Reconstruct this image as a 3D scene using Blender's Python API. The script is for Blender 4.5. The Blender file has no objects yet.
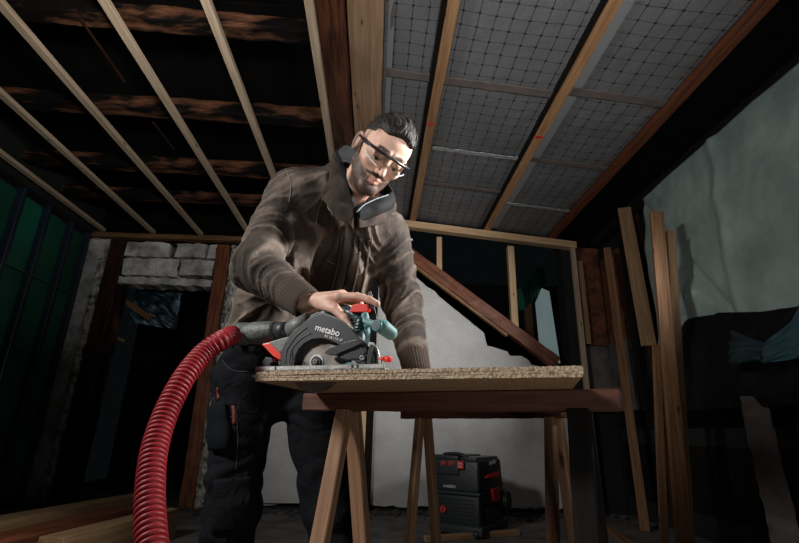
import bpy, bmesh, math, random
import numpy as np
from mathutils import Vector, Matrix
random.seed(7)
S = bpy.context.scene
COL = S.collection
# ------------------------------------------------------------------ camera
FPX = 472.0
RM = np.array([[0.99832703, -0.03882023, -0.0428501], [-0.05308058, -0.32148807, -0.94542471], [0.02292581, 0.94611755, -0.32301083]])
HC = 0.75
cam = bpy.data.cameras.new('camera'); camo = bpy.data.objects.new('camera', cam); COL.objects.link(camo)
cam.sensor_width = 36; cam.lens = FPX * 36 / 799; cam.clip_start = 0.02; cam.clip_end = 60
m4 = Matrix([list(RM[0]) + [0], list(RM[1]) + [0], list(RM[2]) + [HC], [0, 0, 0, 1]])
camo.matrix_world = m4
S.camera = camo
S.view_settings.view_transform = 'Standard'; S.view_settings.look = 'None'; S.view_settings.gamma = 1
S.view_settings.use_curve_mapping = False
S.view_settings.exposure = 0.0
# ------------------------------------------------------------------ world, and lamps added out of view
w = bpy.data.worlds.new('world'); S.world = w; w.use_nodes = True
w.node_tree.nodes['Background'].inputs[0].default_value = (0.5, 0.7, 0.8, 1)
w.node_tree.nodes['Background'].inputs[1].default_value = 0.004
def area(name, loc, tgt, size, power, col=(1, 1, 1), sy=None, spread=180):
    l = bpy.data.lights.new(name, 'AREA'); l.energy = power; l.color = col; l.size = size
    if sy: l.shape = 'RECTANGLE'; l.size_y = sy
    l.spread = math.radians(spread)
    o = bpy.data.objects.new(name, l); COL.objects.link(o); o.location = loc
    o.rotation_euler = (Vector(tgt) - Vector(loc)).to_track_quat('-Z', 'Y').to_euler()
    return o
area('unseen_lamp', (-2.0, 0.40, 2.25), (-0.25, 1.45, 1.15), 0.35, 36, (1, 0.98, 0.95), spread=125)       # key, high on the left
area('unseen_lamp', (1.75, 1.35, 1.95), (0.0, 1.40, 1.5), 0.30, 22, (1, 0.98, 0.96), spread=62)         # second key from the right
area('unseen_lamp', (0.75, 0.35, 1.25), (0.55, 2.6, 3.15), 0.5, 11, (1, 1, 1), spread=95)               # added, unseen: brightens the foil
area('unseen_lamp', (-0.45, 0.25, 1.75), (-1.7, 2.4, 3.0), 0.3, 9, (1, 0.98, 0.94), spread=62)            # added, unseen: brightens the pale battens
area('unseen_lamp', (2.45, 1.7, 1.9), (0.3, 5.2, 1.9), 0.5, 19, (1, 1, 1), spread=52)                   # added, unseen: brightens the gable wall
area('unseen_lamp', (0.45, -0.25, 0.3), (0.35, 2.2, 0.8), 0.3, 1.9, (1, 0.97, 0.93), spread=100)       # low, under the board
# ------------------------------------------------------------------ projection helpers (pixel of the photo + a real depth -> a point)
def ray(px, py): return RM @ np.array([px - 399.5, -(py - 271.5), -FPX])
def PY(px, py, y):
    d = ray(px, py); p = d * (y / d[1]); p[2] += HC; return p
def PZ(px, py, z):
    d = ray(px, py); p = d * ((z - HC) / d[2]); p[2] += HC; return p
def PX(px, py, x):
    d = ray(px, py); p = d * (x / d[0]); p[2] += HC; return p
def V(a): return Vector([float(t) for t in a])
# ------------------------------------------------------------------ materials
def mat(name, col, rough=0.7, metal=0.0, spec=0.4, col2=None, scale=8, detail=4, stretch=None, bump=0.0, bscale=60, coords='Object', ramp=(0.35, 0.65), emit=None, wave=False, rvar=0.0, bdist=0.01):
    m = bpy.data.materials.new(name); m.use_nodes = True; nt = m.node_tree; N = nt.nodes; L = nt.links
    b = N['Principled BSDF']; b.inputs['Base Color'].default_value = (*col, 1); b.inputs['Roughness'].default_value = rough
    b.inputs['Metallic'].default_value = metal; b.inputs['Specular IOR Level'].default_value = spec
    tc = N.new('ShaderNodeTexCoord'); mp = N.new('ShaderNodeMapping'); L.new(tc.outputs[coords], mp.inputs[0])
    if stretch: mp.inputs['Scale'].default_value = stretch
    out = None
    if col2:
        n = N.new('ShaderNodeTexNoise'); n.inputs['Scale'].default_value = scale; n.inputs['Detail'].default_value = detail
        n.inputs['Roughness'].default_value = 0.6
        L.new(mp.outputs[0], n.inputs['Vector'])
        r = N.new('ShaderNodeValToRGB'); r.color_ramp.elements[0].position = ramp[0]; r.color_ramp.elements[1].position = ramp[1]
        r.color_ramp.elements[0].color = (*col2, 1); r.color_ramp.elements[1].color = (*col, 1)
        L.new(n.outputs['Fac'], r.inputs[0]); out = r.outputs[0]
    if rvar:
        oi = N.new('ShaderNodeObjectInfo'); hs = N.new('ShaderNodeHueSaturation'); ma = N.new('ShaderNodeMapRange')
        ma.inputs['To Min'].default_value = 1 - rvar; ma.inputs['To Max'].default_value = 1 + rvar
        L.new(oi.outputs['Random'], ma.inputs[0]); L.new(ma.outputs[0], hs.inputs['Value'])
        if out: L.new(out, hs.inputs['Color'])
        else: hs.inputs['Color'].default_value = (*col, 1)
        out = hs.outputs[0]
    if out: L.new(out, b.inputs['Base Color'])
    if bump:
        n2 = N.new('ShaderNodeTexNoise'); n2.inputs['Scale'].default_value = bscale; n2.inputs['Detail'].default_value = 5
        L.new(mp.outputs[0], n2.inputs['Vector'])
        bp = N.new('ShaderNodeBump'); bp.inputs['Strength'].default_value = bump; bp.inputs['Distance'].default_value = bdist
        L.new(n2.outputs['Fac'], bp.inputs['Height']); L.new(bp.outputs[0], b.inputs['Normal'])
    if emit:
        b.inputs['Emission Color'].default_value = (*emit[0], 1); b.inputs['Emission Strength'].default_value = emit[1]
    return m
def wood(name, c1, c2, knots=True, rough=0.65, rv=0.12, gs=1.0, rp=(0.35, 0.62)):
    # grain runs along the local X of each timber
    m = bpy.data.materials.new(name); m.use_nodes = True; nt = m.node_tree; N = nt.nodes; L = nt.links; b = N['Principled BSDF']
    tc = N.new('ShaderNodeTexCoord'); oi = N.new('ShaderNodeObjectInfo')
    add = N.new('ShaderNodeVectorMath'); add.operation = 'ADD'; L.new(tc.outputs['Object'], add.inputs[0])
    sc = N.new('ShaderNodeVectorMath'); sc.operation = 'SCALE'; sc.inputs[0].default_value = (7, 3, 5); L.new(oi.outputs['Random'], sc.inputs['Scale']); L.new(sc.outputs[0], add.inputs[1])
    mp = N.new('ShaderNodeMapping'); mp.inputs['Scale'].default_value = (1.2 * gs, 22 * gs, 22 * gs); L.new(add.outputs[0], mp.inputs[0])
    n = N.new('ShaderNodeTexNoise'); n.inputs['Scale'].default_value = 2.2; n.inputs['Detail'].default_value = 6; n.inputs['Distortion'].default_value = 0.6; L.new(mp.outputs[0], n.inputs['Vector'])
    r = N.new('ShaderNodeValToRGB'); r.color_ramp.elements[0].position = rp[0]; r.color_ramp.elements[1].position = rp[1]
    r.color_ramp.elements[0].color = (*c2, 1); r.color_ramp.elements[1].color = (*c1, 1); L.new(n.outputs['Fac'], r.inputs[0]); out = r.outputs[0]
    if knots:
        mp2 = N.new('ShaderNodeMapping'); mp2.inputs['Scale'].default_value = (2.2, 7, 7); L.new(add.outputs[0], mp2.inputs[0])
        vo = N.new('ShaderNodeTexVoronoi'); vo.inputs['Scale'].default_value = 1.6; L.new(mp2.outputs[0], vo.inputs['Vector'])
        r2 = N.new('ShaderNodeValToRGB'); r2.color_ramp.elements[0].position = 0.05; r2.color_ramp.elements[1].position = 0.13
        r2.color_ramp.elements[0].color = (0, 0, 0, 1); r2.color_ramp.elements[1].color = (1, 1, 1, 1); L.new(vo.outputs['Distance'], r2.inputs[0])
        mx = N.new('ShaderNodeMix'); mx.data_type = 'RGBA'; L.new(r2.outputs[0], mx.inputs[0]); mx.inputs[6].default_value = (c2[0] * .35, c2[1] * .28, c2[2] * .25, 1); L.new(out, mx.inputs[7]); out = mx.outputs[2]
    hs = N.new('ShaderNodeHueSaturation'); ma = N.new('ShaderNodeMapRange'); ma.inputs['To Min'].default_value = 1 - rv; ma.inputs['To Max'].default_value = 1 + rv
    L.new(oi.outputs['Random'], ma.inputs[0]); L.new(ma.outputs[0], hs.inputs['Value']); L.new(out, hs.inputs['Color']); L.new(hs.outputs[0], b.inputs['Base Color'])
    b.inputs['Roughness'].default_value = rough; b.inputs['Specular IOR Level'].default_value = 0.25
    bp = N.new('ShaderNodeBump'); bp.inputs['Strength'].default_value = 0.35; bp.inputs['Distance'].default_value = 0.004; L.new(n.outputs['Fac'], bp.inputs['Height']); L.new(bp.outputs[0], b.inputs['Normal'])
    return m
M = {}
M['pine'] = wood('pine', (0.50, 0.34, 0.20), (0.36, 0.22, 0.115))
M['pine_orange'] = wood('pine_orange', (0.40, 0.225, 0.11), (0.27, 0.135, 0.06))
M['pine_pale'] = wood('pine_pale', (0.46, 0.36, 0.26), (0.33, 0.235, 0.155))
M['oldwood'] = wood('old_wood', (0.040, 0.014, 0.007), (0.006, 0.003, 0.002), rough=0.6)
M['rafter'] = mat('rafter_wood', (0.12, 0.048, 0.023), 0.8, spec=.15, col2=(0.0015, 0.001, 0.0008), scale=2.2, detail=6, stretch=(1.1, 4, 4), ramp=(.50, .70), bump=.4, bscale=25, rvar=.3)  # patches of light on the rafters are mixed into the colour
M['redwood'] = wood('red_wood', (0.17, 0.055, 0.024), (0.075, 0.024, 0.012), rough=0.5)
M['trestle'] = wood('trestle_wood', (0.27, 0.155, 0.088), (0.16, 0.083, 0.044))
M['trestle_dark'] = wood('trestle_dark_wood', (0.095, 0.036, 0.022), (0.045, 0.016, 0.010), knots=False)
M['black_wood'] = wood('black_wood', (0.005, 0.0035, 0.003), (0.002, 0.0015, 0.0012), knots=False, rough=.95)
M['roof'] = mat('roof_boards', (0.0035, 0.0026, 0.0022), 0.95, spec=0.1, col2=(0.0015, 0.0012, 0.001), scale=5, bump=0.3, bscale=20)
M['plaster'] = mat('plaster', (0.40, 0.39, 0.375), 0.9, col2=(0.30, 0.29, 0.28), scale=2.6, detail=9, bump=0.35, bscale=22, ramp=(0.3, 0.6), bdist=0.02)
M['concrete'] = mat('concrete', (0.40, 0.40, 0.385), 0.9, col2=(0.16, 0.16, 0.15), scale=7, detail=10, bump=0.8, bscale=35, bdist=0.02)
M['mortar'] = mat('mortar', (0.48, 0.46, 0.42), 0.95, col2=(0.05, 0.042, 0.035), scale=14, detail=10, bump=1.0, bscale=45, bdist=0.02)
M['block'] = mat('aerated_block', (0.62, 0.60, 0.57), 0.92, col2=(0.19, 0.18, 0.165), scale=6, detail=10, bump=0.8, bscale=40, bdist=0.015, rvar=0.12)
M['floor'] = mat('floor_concrete', (0.10, 0.098, 0.095), 0.9, col2=(0.035, 0.032, 0.03), scale=4, detail=9, bump=0.5, bscale=20, bdist=0.02)
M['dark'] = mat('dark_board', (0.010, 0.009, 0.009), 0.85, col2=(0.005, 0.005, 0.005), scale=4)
M['osb'] = mat('brown_board', (0.20, 0.062, 0.024), 0.75, col2=(0.03, 0.012, 0.007), scale=9, detail=8, bump=0.4, bscale=30)
M['greyboard'] = mat('grey_board', (0.12, 0.11, 0.10), 0.8, col2=(0.05, 0.045, 0.04), scale=5)
M['lathbatten'] = M['pine_pale']
M['green'] = mat('green_panel', (0.007, 0.105, 0.062), 0.5, col2=(0.004, 0.055, 0.034), scale=1.5, rvar=0.25)
M['mullion'] = mat('mullion_paint', (0.010, 0.018, 0.030), 0.4, spec=0.4)
M['bead'] = mat('panel_bead', (0.03, 0.085, 0.075), 0.4)
M['rust'] = mat('rusty_steel', (0.10, 0.045, 0.02), 0.7, col2=(0.03, 0.015, 0.01), scale=10)
M['chip_edge'] = mat('chipboard_edge', (0.47, 0.37, 0.265), 0.9, col2=(0.20, 0.13, 0.075), scale=170, detail=4, bump=1.0, bscale=200, ramp=(0.36, 0.60), bdist=0.004)
M['chip_face'] = mat('chipboard_face', (0.42, 0.26, 0.13), 0.6, col2=(0.29, 0.165, 0.08), scale=20, detail=8, stretch=(1, 3, 3), ramp=(0.3, 0.7))
M['alu'] = mat('cast_aluminium', (0.62, 0.62, 0.60), 0.38, 0.7, col2=(0.40, 0.40, 0.39), scale=30, bump=0.1)
M['steel'] = mat('blade_steel', (0.26, 0.235, 0.21), 0.42, 0.75, col2=(0.10, 0.088, 0.075), scale=18, detail=6)
M['blackplastic'] = mat('black_plastic', (0.028, 0.029, 0.031), 0.42, bump=0.1, bscale=300)
M['guardplastic'] = mat('guard_cast_metal', (0.040, 0.042, 0.045), 0.42, 0.2, bump=0.05, bscale=400, bdist=.001)
M['greyplastic'] = mat('grey_plastic', (0.13, 0.135, 0.13), 0.5, bump=0.15, bscale=160)
M['rubber'] = mat('grey_rubber', (0.095, 0.10, 0.095), 0.55, col2=(0.055, 0.058, 0.055), scale=20, bump=0.3, bscale=90)
M['teal'] = mat('teal_plastic', (0.035, 0.125, 0.125), 0.42)
M['teal_dark'] = mat('dark_teal_plastic', (0.006, 0.030, 0.034), 0.38)
M['teal_light'] = mat('dusty_teal_plastic', (0.13, 0.26, 0.25), 0.55, col2=(0.07, 0.17, 0.17), scale=25)
M['redplastic'] = mat('red_plastic', (0.62, 0.035, 0.02), 0.4)
M['hose'] = mat('red_hose', (0.21, 0.010, 0.015), 0.5, spec=0.3)
M['white'] = mat('white_print', (0.75, 0.75, 0.75), 0.5)
M['jacket'] = mat('brown_canvas', (0.125, 0.098, 0.080), 0.86, spec=0.2, col2=(0.045, 0.034, 0.028), scale=7, detail=12, bump=0.35, bscale=260, bdist=0.002, ramp=(0.32, 0.66))
M['collar'] = mat('shaded_collar_cloth', (0.045, 0.034, 0.028), 0.92, spec=0.12, col2=(0.018, 0.014, 0.011), scale=14, detail=8, bump=0.4, bscale=200, bdist=0.002)  # darker than the canvas: the collar's shade is put into this colour
M['rib'] = mat('ribbed_cuff', (0.055, 0.042, 0.034), 0.95, spec=0.1)
M['lining'] = mat('black_lining', (0.006, 0.006, 0.0065), 0.8, spec=0.15)
M['trim_grey'] = mat('zip_tape', (0.10, 0.135, 0.155), 0.6)
M['seam'] = mat('seam_thread', (0.20, 0.155, 0.12), 0.9)
M['trousers'] = mat('black_canvas', (0.0045, 0.0052, 0.0068), 0.85, spec=0.12, col2=(0.0025, 0.003, 0.004), scale=14, detail=8, bump=0.4, bscale=200, bdist=0.002)
M['pocket'] = mat('navy_pocket', (0.004, 0.0055, 0.008), 0.85, spec=0.1, col2=(0.003, 0.004, 0.006), scale=20)
M['orange'] = mat('orange_trim', (0.13, 0.018, 0.008), 0.6)
M['boot'] = mat('boot_leather', (0.02, 0.017, 0.015), 0.5)
M['hair'] = mat('dark_hair', (0.016, 0.012, 0.010), 0.62, spec=0.25, col2=(0.006, 0.005, 0.004), scale=60, stretch=(1, 1, 1), bump=0.8, bscale=160, bdist=0.003)
M['frame'] = mat('glasses_frame', (0.012, 0.012, 0.013), 0.3)
M['eyewhite'] = mat('eyeball', (0.22, 0.20, 0.19), 0.2)
M['blanket'] = mat('teal_tarpaulin', (0.022, 0.070, 0.086), 0.55, col2=(0.008, 0.03, 0.04), scale=4)
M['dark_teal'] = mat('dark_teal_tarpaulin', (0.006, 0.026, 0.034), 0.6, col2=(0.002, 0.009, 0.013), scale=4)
M['black_tarp'] = mat('black_tarpaulin', (0.0025, 0.0027, 0.0035), 0.6, spec=0.15)
M['timber_dark'] = wood('timber_brown', (0.19, 0.098, 0.045), (0.11, 0.05, 0.022))
M['timber_mid'] = wood('timber_tan', (0.26, 0.16, 0.085), (0.17, 0.095, 0.046))
def vcol_mat(name, rough, spec, sss=0.0, bump=0.0):
    m = mat(name, (1, 1, 1), rough, spec=spec, bump=bump, bscale=220, bdist=0.001); N = m.node_tree.nodes; L = m.node_tree.links
    a = N.new('ShaderNodeVertexColor'); a.layer_name = 'Col'; b = N['Principled BSDF']; L.new(a.outputs[0], b.inputs['Base Color'])
    if sss: b.inputs['Subsurface Weight'].default_value = sss; b.inputs['Subsurface Radius'].default_value = (0.01, 0.004, 0.002)
    return m
def paint_folds(m):
    # light on fold crests and shade between them, painted per vertex over the canvas
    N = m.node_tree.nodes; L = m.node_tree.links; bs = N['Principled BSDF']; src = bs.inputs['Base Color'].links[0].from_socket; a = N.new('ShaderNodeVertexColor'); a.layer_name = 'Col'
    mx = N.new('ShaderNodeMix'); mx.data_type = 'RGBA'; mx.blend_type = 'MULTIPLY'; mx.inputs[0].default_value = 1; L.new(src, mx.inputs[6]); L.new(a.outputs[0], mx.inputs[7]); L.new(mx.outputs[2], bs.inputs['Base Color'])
M['jacket_plain'] = mat('plain_canvas', (0.062, 0.048, 0.039), 0.9, spec=0.15, col2=(0.026, 0.020, 0.016), scale=9, detail=8, bump=0.35, bscale=260, bdist=0.002)
paint_folds(M['jacket'])
M['skin'] = vcol_mat('skin', 0.52, 0.28, 0.08, 0.3)
def ridged(m, scale, dist, strength=1.0, stretch=(1, 1, 1)):
    # broad ridged relief (creased cloth) chained before the fine weave
    N = m.node_tree.nodes; L = m.node_tree.links; bp = [n for n in N if n.type == 'BUMP'][0]; tc = N.new('ShaderNodeTexCoord'); mp = N.new('ShaderNodeMapping'); mp.inputs['Scale'].default_value = stretch
    L.new(tc.outputs['Object'], mp.inputs[0]); n = N.new('ShaderNodeTexNoise'); n.inputs['Scale'].default_value = scale; n.inputs['Detail'].default_value = 3; n.inputs['Distortion'].default_value = .8; L.new(mp.outputs[0], n.inputs['Vector'])
    a = N.new('ShaderNodeMath'); a.operation = 'SUBTRACT'; a.inputs[1].default_value = .5; L.new(n.outputs['Fac'], a.inputs[0]); c = N.new('ShaderNodeMath'); c.operation = 'ABSOLUTE'; L.new(a.outputs[0], c.inputs[0])
    b2 = N.new('ShaderNodeBump'); b2.inputs['Strength'].default_value = strength; b2.inputs['Distance'].default_value = dist; L.new(c.outputs[0], b2.inputs['Height']); L.new(b2.outputs[0], bp.inputs['Normal'])
ridged(M['jacket'], 16, .008, 0.8, (1, 1, .7)); ridged(M['trousers'], 12, .03, .6)
def glass_mat(name, tint, glossy=0.15, rough=0.05):
    m = bpy.data.materials.new(name); m.use_nodes = True; N = m.node_tree.nodes; L = m.node_tree.links; N.clear()
    o = N.new('ShaderNodeOutputMaterial'); t = N.new('ShaderNodeBsdfTransparent'); g = N.new('ShaderNodeBsdfGlossy'); mx = N.new('ShaderNodeMixShader'); fr = N.new('ShaderNodeFresnel')
    t.inputs[0].default_value = (*tint, 1); g.inputs['Roughness'].default_value = rough; fr.inputs[0].default_value = 1.5
    ad = N.new('ShaderNodeMath'); ad.operation = 'ADD'; ad.inputs[1].default_value = glossy; L.new(fr.outputs[0], ad.inputs[0])
    L.new(ad.outputs[0], mx.inputs[0]); L.new(t.outputs[0], mx.inputs[1]); L.new(g.outputs[0], mx.inputs[2]); L.new(mx.outputs[0], o.inputs[0])
    return m
M['lens'] = glass_mat('clear_lens', (0.90, 0.92, 0.92), 0.08)
M['glass'] = glass_mat('dusty_glass', (0.35, 0.42, 0.45), 0.05, 0.2)
# plastic sheet
def sheet_mat(name, c1, c2):
    return mat(name, c1, 0.42, spec=0.5, col2=c2, scale=2.2, detail=8, bump=0.35, bscale=9, bdist=0.03)
M['sheet'] = sheet_mat('plastic_sheet', (0.30, 0.375, 0.35), (0.18, 0.24, 0.225))
# insulation foil: silver fleece with a printed grid
def foil():
    m = mat('insulation_foil', (0.2, 0.2, 0.2), 0.5, metal=0.15, spec=0.4, bump=0.5, bscale=14, bdist=0.015)
    N = m.node_tree.nodes; L = m.node_tree.links; b = N['Principled BSDF']
    tc = N.new('ShaderNodeTexCoord'); nz = N.new('ShaderNodeTexNoise'); nz.inputs['Scale'].default_value = 3
    mxv = N.new('ShaderNodeVectorMath'); mxv.operation = 'MULTIPLY_ADD'; L.new(tc.outputs['Object'], nz.inputs['Vector'])
    L.new(nz.outputs['Color'], mxv.inputs[0]); mxv.inputs[1].default_value = (0.022, 0.022, 0); L.new(tc.outputs['Object'], mxv.inputs[2])
    sx = N.new('ShaderNodeSeparateXYZ'); L.new(mxv.outputs[0], sx.inputs[0])
    def M_(op, a, b_=None, v=None):
        n = N.new('ShaderNodeMath'); n.operation = op; L.new(a, n.inputs[0])
        if b_ is not None: L.new(b_, n.inputs[1])
        if v is not None: n.inputs[1].default_value = v
        return n.outputs[0]
    def dist(o): return M_('ABSOLUTE', M_('SUBTRACT', M_('FRACT', M_('ADD', M_('DIVIDE', o, v=0.103), v=50)), v=0.5))   # 0 on a line
    dx, dy = dist(sx.outputs[0]), dist(sx.outputs[1])
    line = M_('MAXIMUM', M_('LESS_THAN', dx, v=0.022), M_('LESS_THAN', dy, v=0.016))
    cross = M_('LESS_THAN', M_('ADD', dx, dy), v=0.12)
    ln = M_('MAXIMUM', line, cross)
    n2 = N.new('ShaderNodeTexNoise'); n2.inputs['Scale'].default_value = 150; L.new(tc.outputs['Object'], n2.inputs['Vector'])
    n3 = N.new('ShaderNodeTexNoise'); n3.inputs['Scale'].default_value = 1.3; n3.inputs['Detail'].default_value = 5; L.new(tc.outputs['Object'], n3.inputs['Vector'])
    r = N.new('ShaderNodeValToRGB'); r.color_ramp.elements[0].position = 0.3; r.color_ramp.elements[1].position = 0.7
    r.color_ramp.elements[0].color = (0.12, 0.122, 0.125, 1); r.color_ramp.elements[1].color = (0.23, 0.232, 0.235, 1)
    av = M_('ADD', M_('MULTIPLY', n2.outputs['Fac'], v=0.6), M_('MULTIPLY', n3.outputs['Fac'], v=0.4)); L.new(av, r.inputs[0])
    mx = N.new('ShaderNodeMix'); mx.data_type = 'RGBA'; L.new(ln, mx.inputs[0]); L.new(r.outputs[0], mx.inputs[6]); mx.inputs[7].default_value = (0.022, 0.024, 0.03, 1)
    L.new(mx.outputs[2], b.inputs['Base Color'])
    return m
M['foil'] = foil()
M['tape'] = mat('silver_tape', (0.42, 0.42, 0.42), 0.35, 0.4, bump=0.8, bscale=30)
M['brown_strip'] = mat('brown_strip', (0.165, 0.128, 0.115), 0.6, col2=(0.115, 0.10, 0.096), scale=8)
# ------------------------------------------------------------------ object helpers
WM = {}
def wmat(o): return WM.get(o.name, Matrix())
def link(o, parent=None, world=None):
    COL.objects.link(o)
    wd = world if world is not None else Matrix()
    if parent: o.parent = parent; o.matrix_parent_inverse = Matrix(); o.matrix_basis = wmat(parent).inverted() @ wd
    else: o.matrix_basis = wd
    WM[o.name] = wd.copy()
    return o
def tag(o, label=None, cat=None, group=None, kind=None):
    for k, v in (('label', label), ('category', cat), ('group', group), ('kind', kind)):
        if v: o[k] = v
    return o
def thing(name, loc, label, cat, group=None, rot=0.0):
    o = bpy.data.objects.new(name, None); o.empty_display_size = 0.1
    link(o, None, Matrix.Translation(V(loc)) @ Matrix.Rotation(rot, 4, 'Z'))
    return tag(o, label, cat, group)
def setting(name, loc=(0, 0, 0)):
    o = bpy.data.objects.new(name, None); link(o, None, Matrix.Translation(V(loc))); o['kind'] = 'structure'; return o
def mesh_obj(name, bm_or_me, m, parent=None, world=None, smooth=False):
    if isinstance(bm_or_me, bmesh.types.BMesh):
        me = bpy.data.meshes.new(name); bmesh.ops.recalc_face_normals(bm_or_me, faces=bm_or_me.faces); bm_or_me.to_mesh(me); bm_or_me.free()
    else: me = bm_or_me
    if m is not None:
        for mm in (m if isinstance(m, (list, tuple)) else [m]): me.materials.append(mm)
    if smooth: me.polygons.foreach_set('use_smooth', [True] * len(me.polygons))
    return link(bpy.data.objects.new(name, me), parent, world)
def bm_box(bm, c, s, rot=None, bev=0.0, seg=1):
    r = bmesh.ops.create_cube(bm, size=1.0); vs = r['verts']
    mt = Matrix.Translation(V(c)) @ (rot.to_4x4() if rot is not None else Matrix()) @ Matrix.Diagonal((s[0], s[1], s[2], 1))
    bmesh.ops.transform(bm, matrix=mt, verts=vs)
    if bev:
        es = list({e for v in vs for e in v.link_edges})
        bmesh.ops.bevel(bm, geom=es, offset=bev, segments=seg, profile=0.6, affect='EDGES')
    return bm
def frame(A, B, zhint=(0, 0, 1)):
    A, B = V(A), V(B); x = (B - A).normalized(); z = V(zhint); z = (z - x * z.dot(x)).normalized(); y = z.cross(x)
    m = Matrix((x, y, z)).transposed().to_4x4(); m.translation = (A + B) / 2; return m
def plank(name, A, B, wd, th, m, parent=None, hint=(0, 0, 1), bev=0.002, label=None, rough=0.0, twist=0.0, segs=1):
    L_ = (V(B) - V(A)).length; bm = bmesh.new(); bm_box(bm, (0, 0, 0), (L_, wd, th), bev=bev)
    if rough:
        bmesh.ops.bisect_plane(bm, geom=bm.verts[:] + bm.edges[:] + bm.faces[:], plane_co=(0, 0, 0), plane_no=(1, 0, 0))
        for k in range(1, 12):
            for s in (-1, 1): bmesh.ops.bisect_plane(bm, geom=bm.verts[:] + bm.edges[:] + bm.faces[:], plane_co=(s * L_ * k / 24, 0, 0), plane_no=(1, 0, 0))
        for v in bm.verts:
            v.co.y += random.uniform(-rough, rough); v.co.z += random.uniform(-rough, rough)
    o = mesh_obj(name, bm, m, parent, frame(A, B, hint))
    if label: o['label'] = label
    return o
def prism(bm, pts, axis='Y', a=0.0, b=0.1):
    """pts 2D loop; axis Y: (x,z), axis X: (y,z), axis Z: (x,y)"""
    def mk(p, t): return {'Y': (p[0], t, p[1]), 'X': (t, p[0], p[1]), 'Z': (p[0], p[1], t)}[axis]
    v0 = [bm.verts.new(mk(p, a)) for p in pts]; v1 = [bm.verts.new(mk(p, b)) for p in pts]
    n = len(pts); bm.faces.new(v0); bm.faces.new(list(reversed(v1)))
    for i in range(n): bm.faces.new((v0[i], v0[(i + 1) % n], v1[(i + 1) % n], v1[i]))
    return bm
def cyl(bm, A, B, r1, r2=None, n=20, caps=True):
    A, B = V(A), V(B); r2 = r1 if r2 is None else r2; d = B - A
    mt = Matrix.Translation((A + B) / 2) @ d.to_track_quat('Z', 'Y').to_matrix().to_4x4()
    bmesh.ops.create_cone(bm, cap_ends=caps, segments=n, radius1=r1, radius2=r2, depth=d.length, matrix=mt)
    return bm
def tube(path, rad, n=10, closed=False, caps=True):
    """sweep; rad scalar or list"""
    bm = bmesh.new(); P = [V(p) for p in path]; k = len(P); rr = rad if hasattr(rad, '__len__') else [rad] * k
    T = [((P[min(i + 1, k - 1)] - P[max(i - 1, 0)]).normalized()) for i in range(k)]
    nrm = T[0].orthogonal().normalized(); rings = []
    for i in range(k):
        nrm = (nrm - T[i] * nrm.dot(T[i])).normalized(); bi = T[i].cross(nrm)
        rings.append([bm.verts.new(P[i] + (nrm * math.cos(2 * math.pi * j / n) + bi * math.sin(2 * math.pi * j / n)) * rr[i]) for j in range(n)])
    for i in range(k - 1):
        for j in range(n): bm.faces.new((rings[i][j], rings[i][(j + 1) % n], rings[i + 1][(j + 1) % n], rings[i + 1][j]))
    if caps: bm.faces.new(list(reversed(rings[0]))); bm.faces.new(rings[-1])
    return bm
def spline(pts, n):
    """Catmull-Rom resampled to about equal arc length"""
    P = np.array([np.array(p, float) for p in pts]); Q = np.vstack([2 * P[0] - P[1], P, 2 * P[-1] - P[-2]]); out = []
    for i in range(1, len(Q) - 2):
        for t in np.linspace(0, 1, 40, endpoint=False):
            a, b, c, d = Q[i - 1], Q[i], Q[i + 1], Q[i + 2]
            out.append(0.5 * ((2 * b) + (-a + c) * t + (2 * a - 5 * b + 4 * c - d) * t * t + (-a + 3 * b - 3 * c + d) * t ** 3))
    out.append(P[-1]); out = np.array(out); s = np.r_[0, np.cumsum(np.linalg.norm(np.diff(out, axis=0), axis=1))]
    q = np.linspace(0, s[-1], n); return np.stack([np.interp(q, s, out[:, k]) for k in range(3)], 1)
def text_obj(txt, size, m, parent, world, depth=0.0006, bold=0.0, shear=0.0, name='lettering', xs=1.0):
    cu = bpy.data.curves.new(name, 'FONT'); cu.body = txt; cu.size = size; cu.extrude = depth; cu.offset = bold; cu.align_x = 'CENTER'; cu.align_y = 'CENTER'; cu.shear = shear; cu.resolution_u = 3
    o = bpy.data.objects.new(name, cu); COL.objects.link(o); dg = bpy.context.evaluated_depsgraph_get(); dg.update()
    me = bpy.data.meshes.new_from_object(o.evaluated_get(dg)); bpy.data.objects.remove(o); bpy.data.curves.remove(cu)
    me.transform(Matrix.Diagonal((xs, 1, 1, 1))); me.name = name
    return mesh_obj(name, me, m, parent, world)
# ------------------------------------------------------------------ noise
_rs = np.random.RandomState(5); _perm = _rs.permutation(256); _perm = np.r_[_perm, _perm, _perm]; _grad = _rs.normal(size=(256, 3)); _grad /= np.linalg.norm(_grad, axis=1)[:, None]
def perlin(p):
    p = np.asarray(p, float); i = np.floor(p).astype(int); fr = p - i; i &= 255; u = fr * fr * fr * (fr * (fr * 6 - 15) + 10); r = 0
    for dx in (0, 1):
        wx = u[..., 0] if dx else 1 - u[..., 0]
        for dy in (0, 1):
            wy = u[..., 1] if dy else 1 - u[..., 1]
            for dz in (0, 1):
                wz = u[..., 2] if dz else 1 - u[..., 2]
                h = _perm[_perm[_perm[i[..., 0] + dx] + i[..., 1] + dy] + i[..., 2] + dz]
                r = r + wx * wy * wz * (_grad[h] * (fr - np.array([dx, dy, dz]))).sum(-1)
    return r * 1.6
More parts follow.
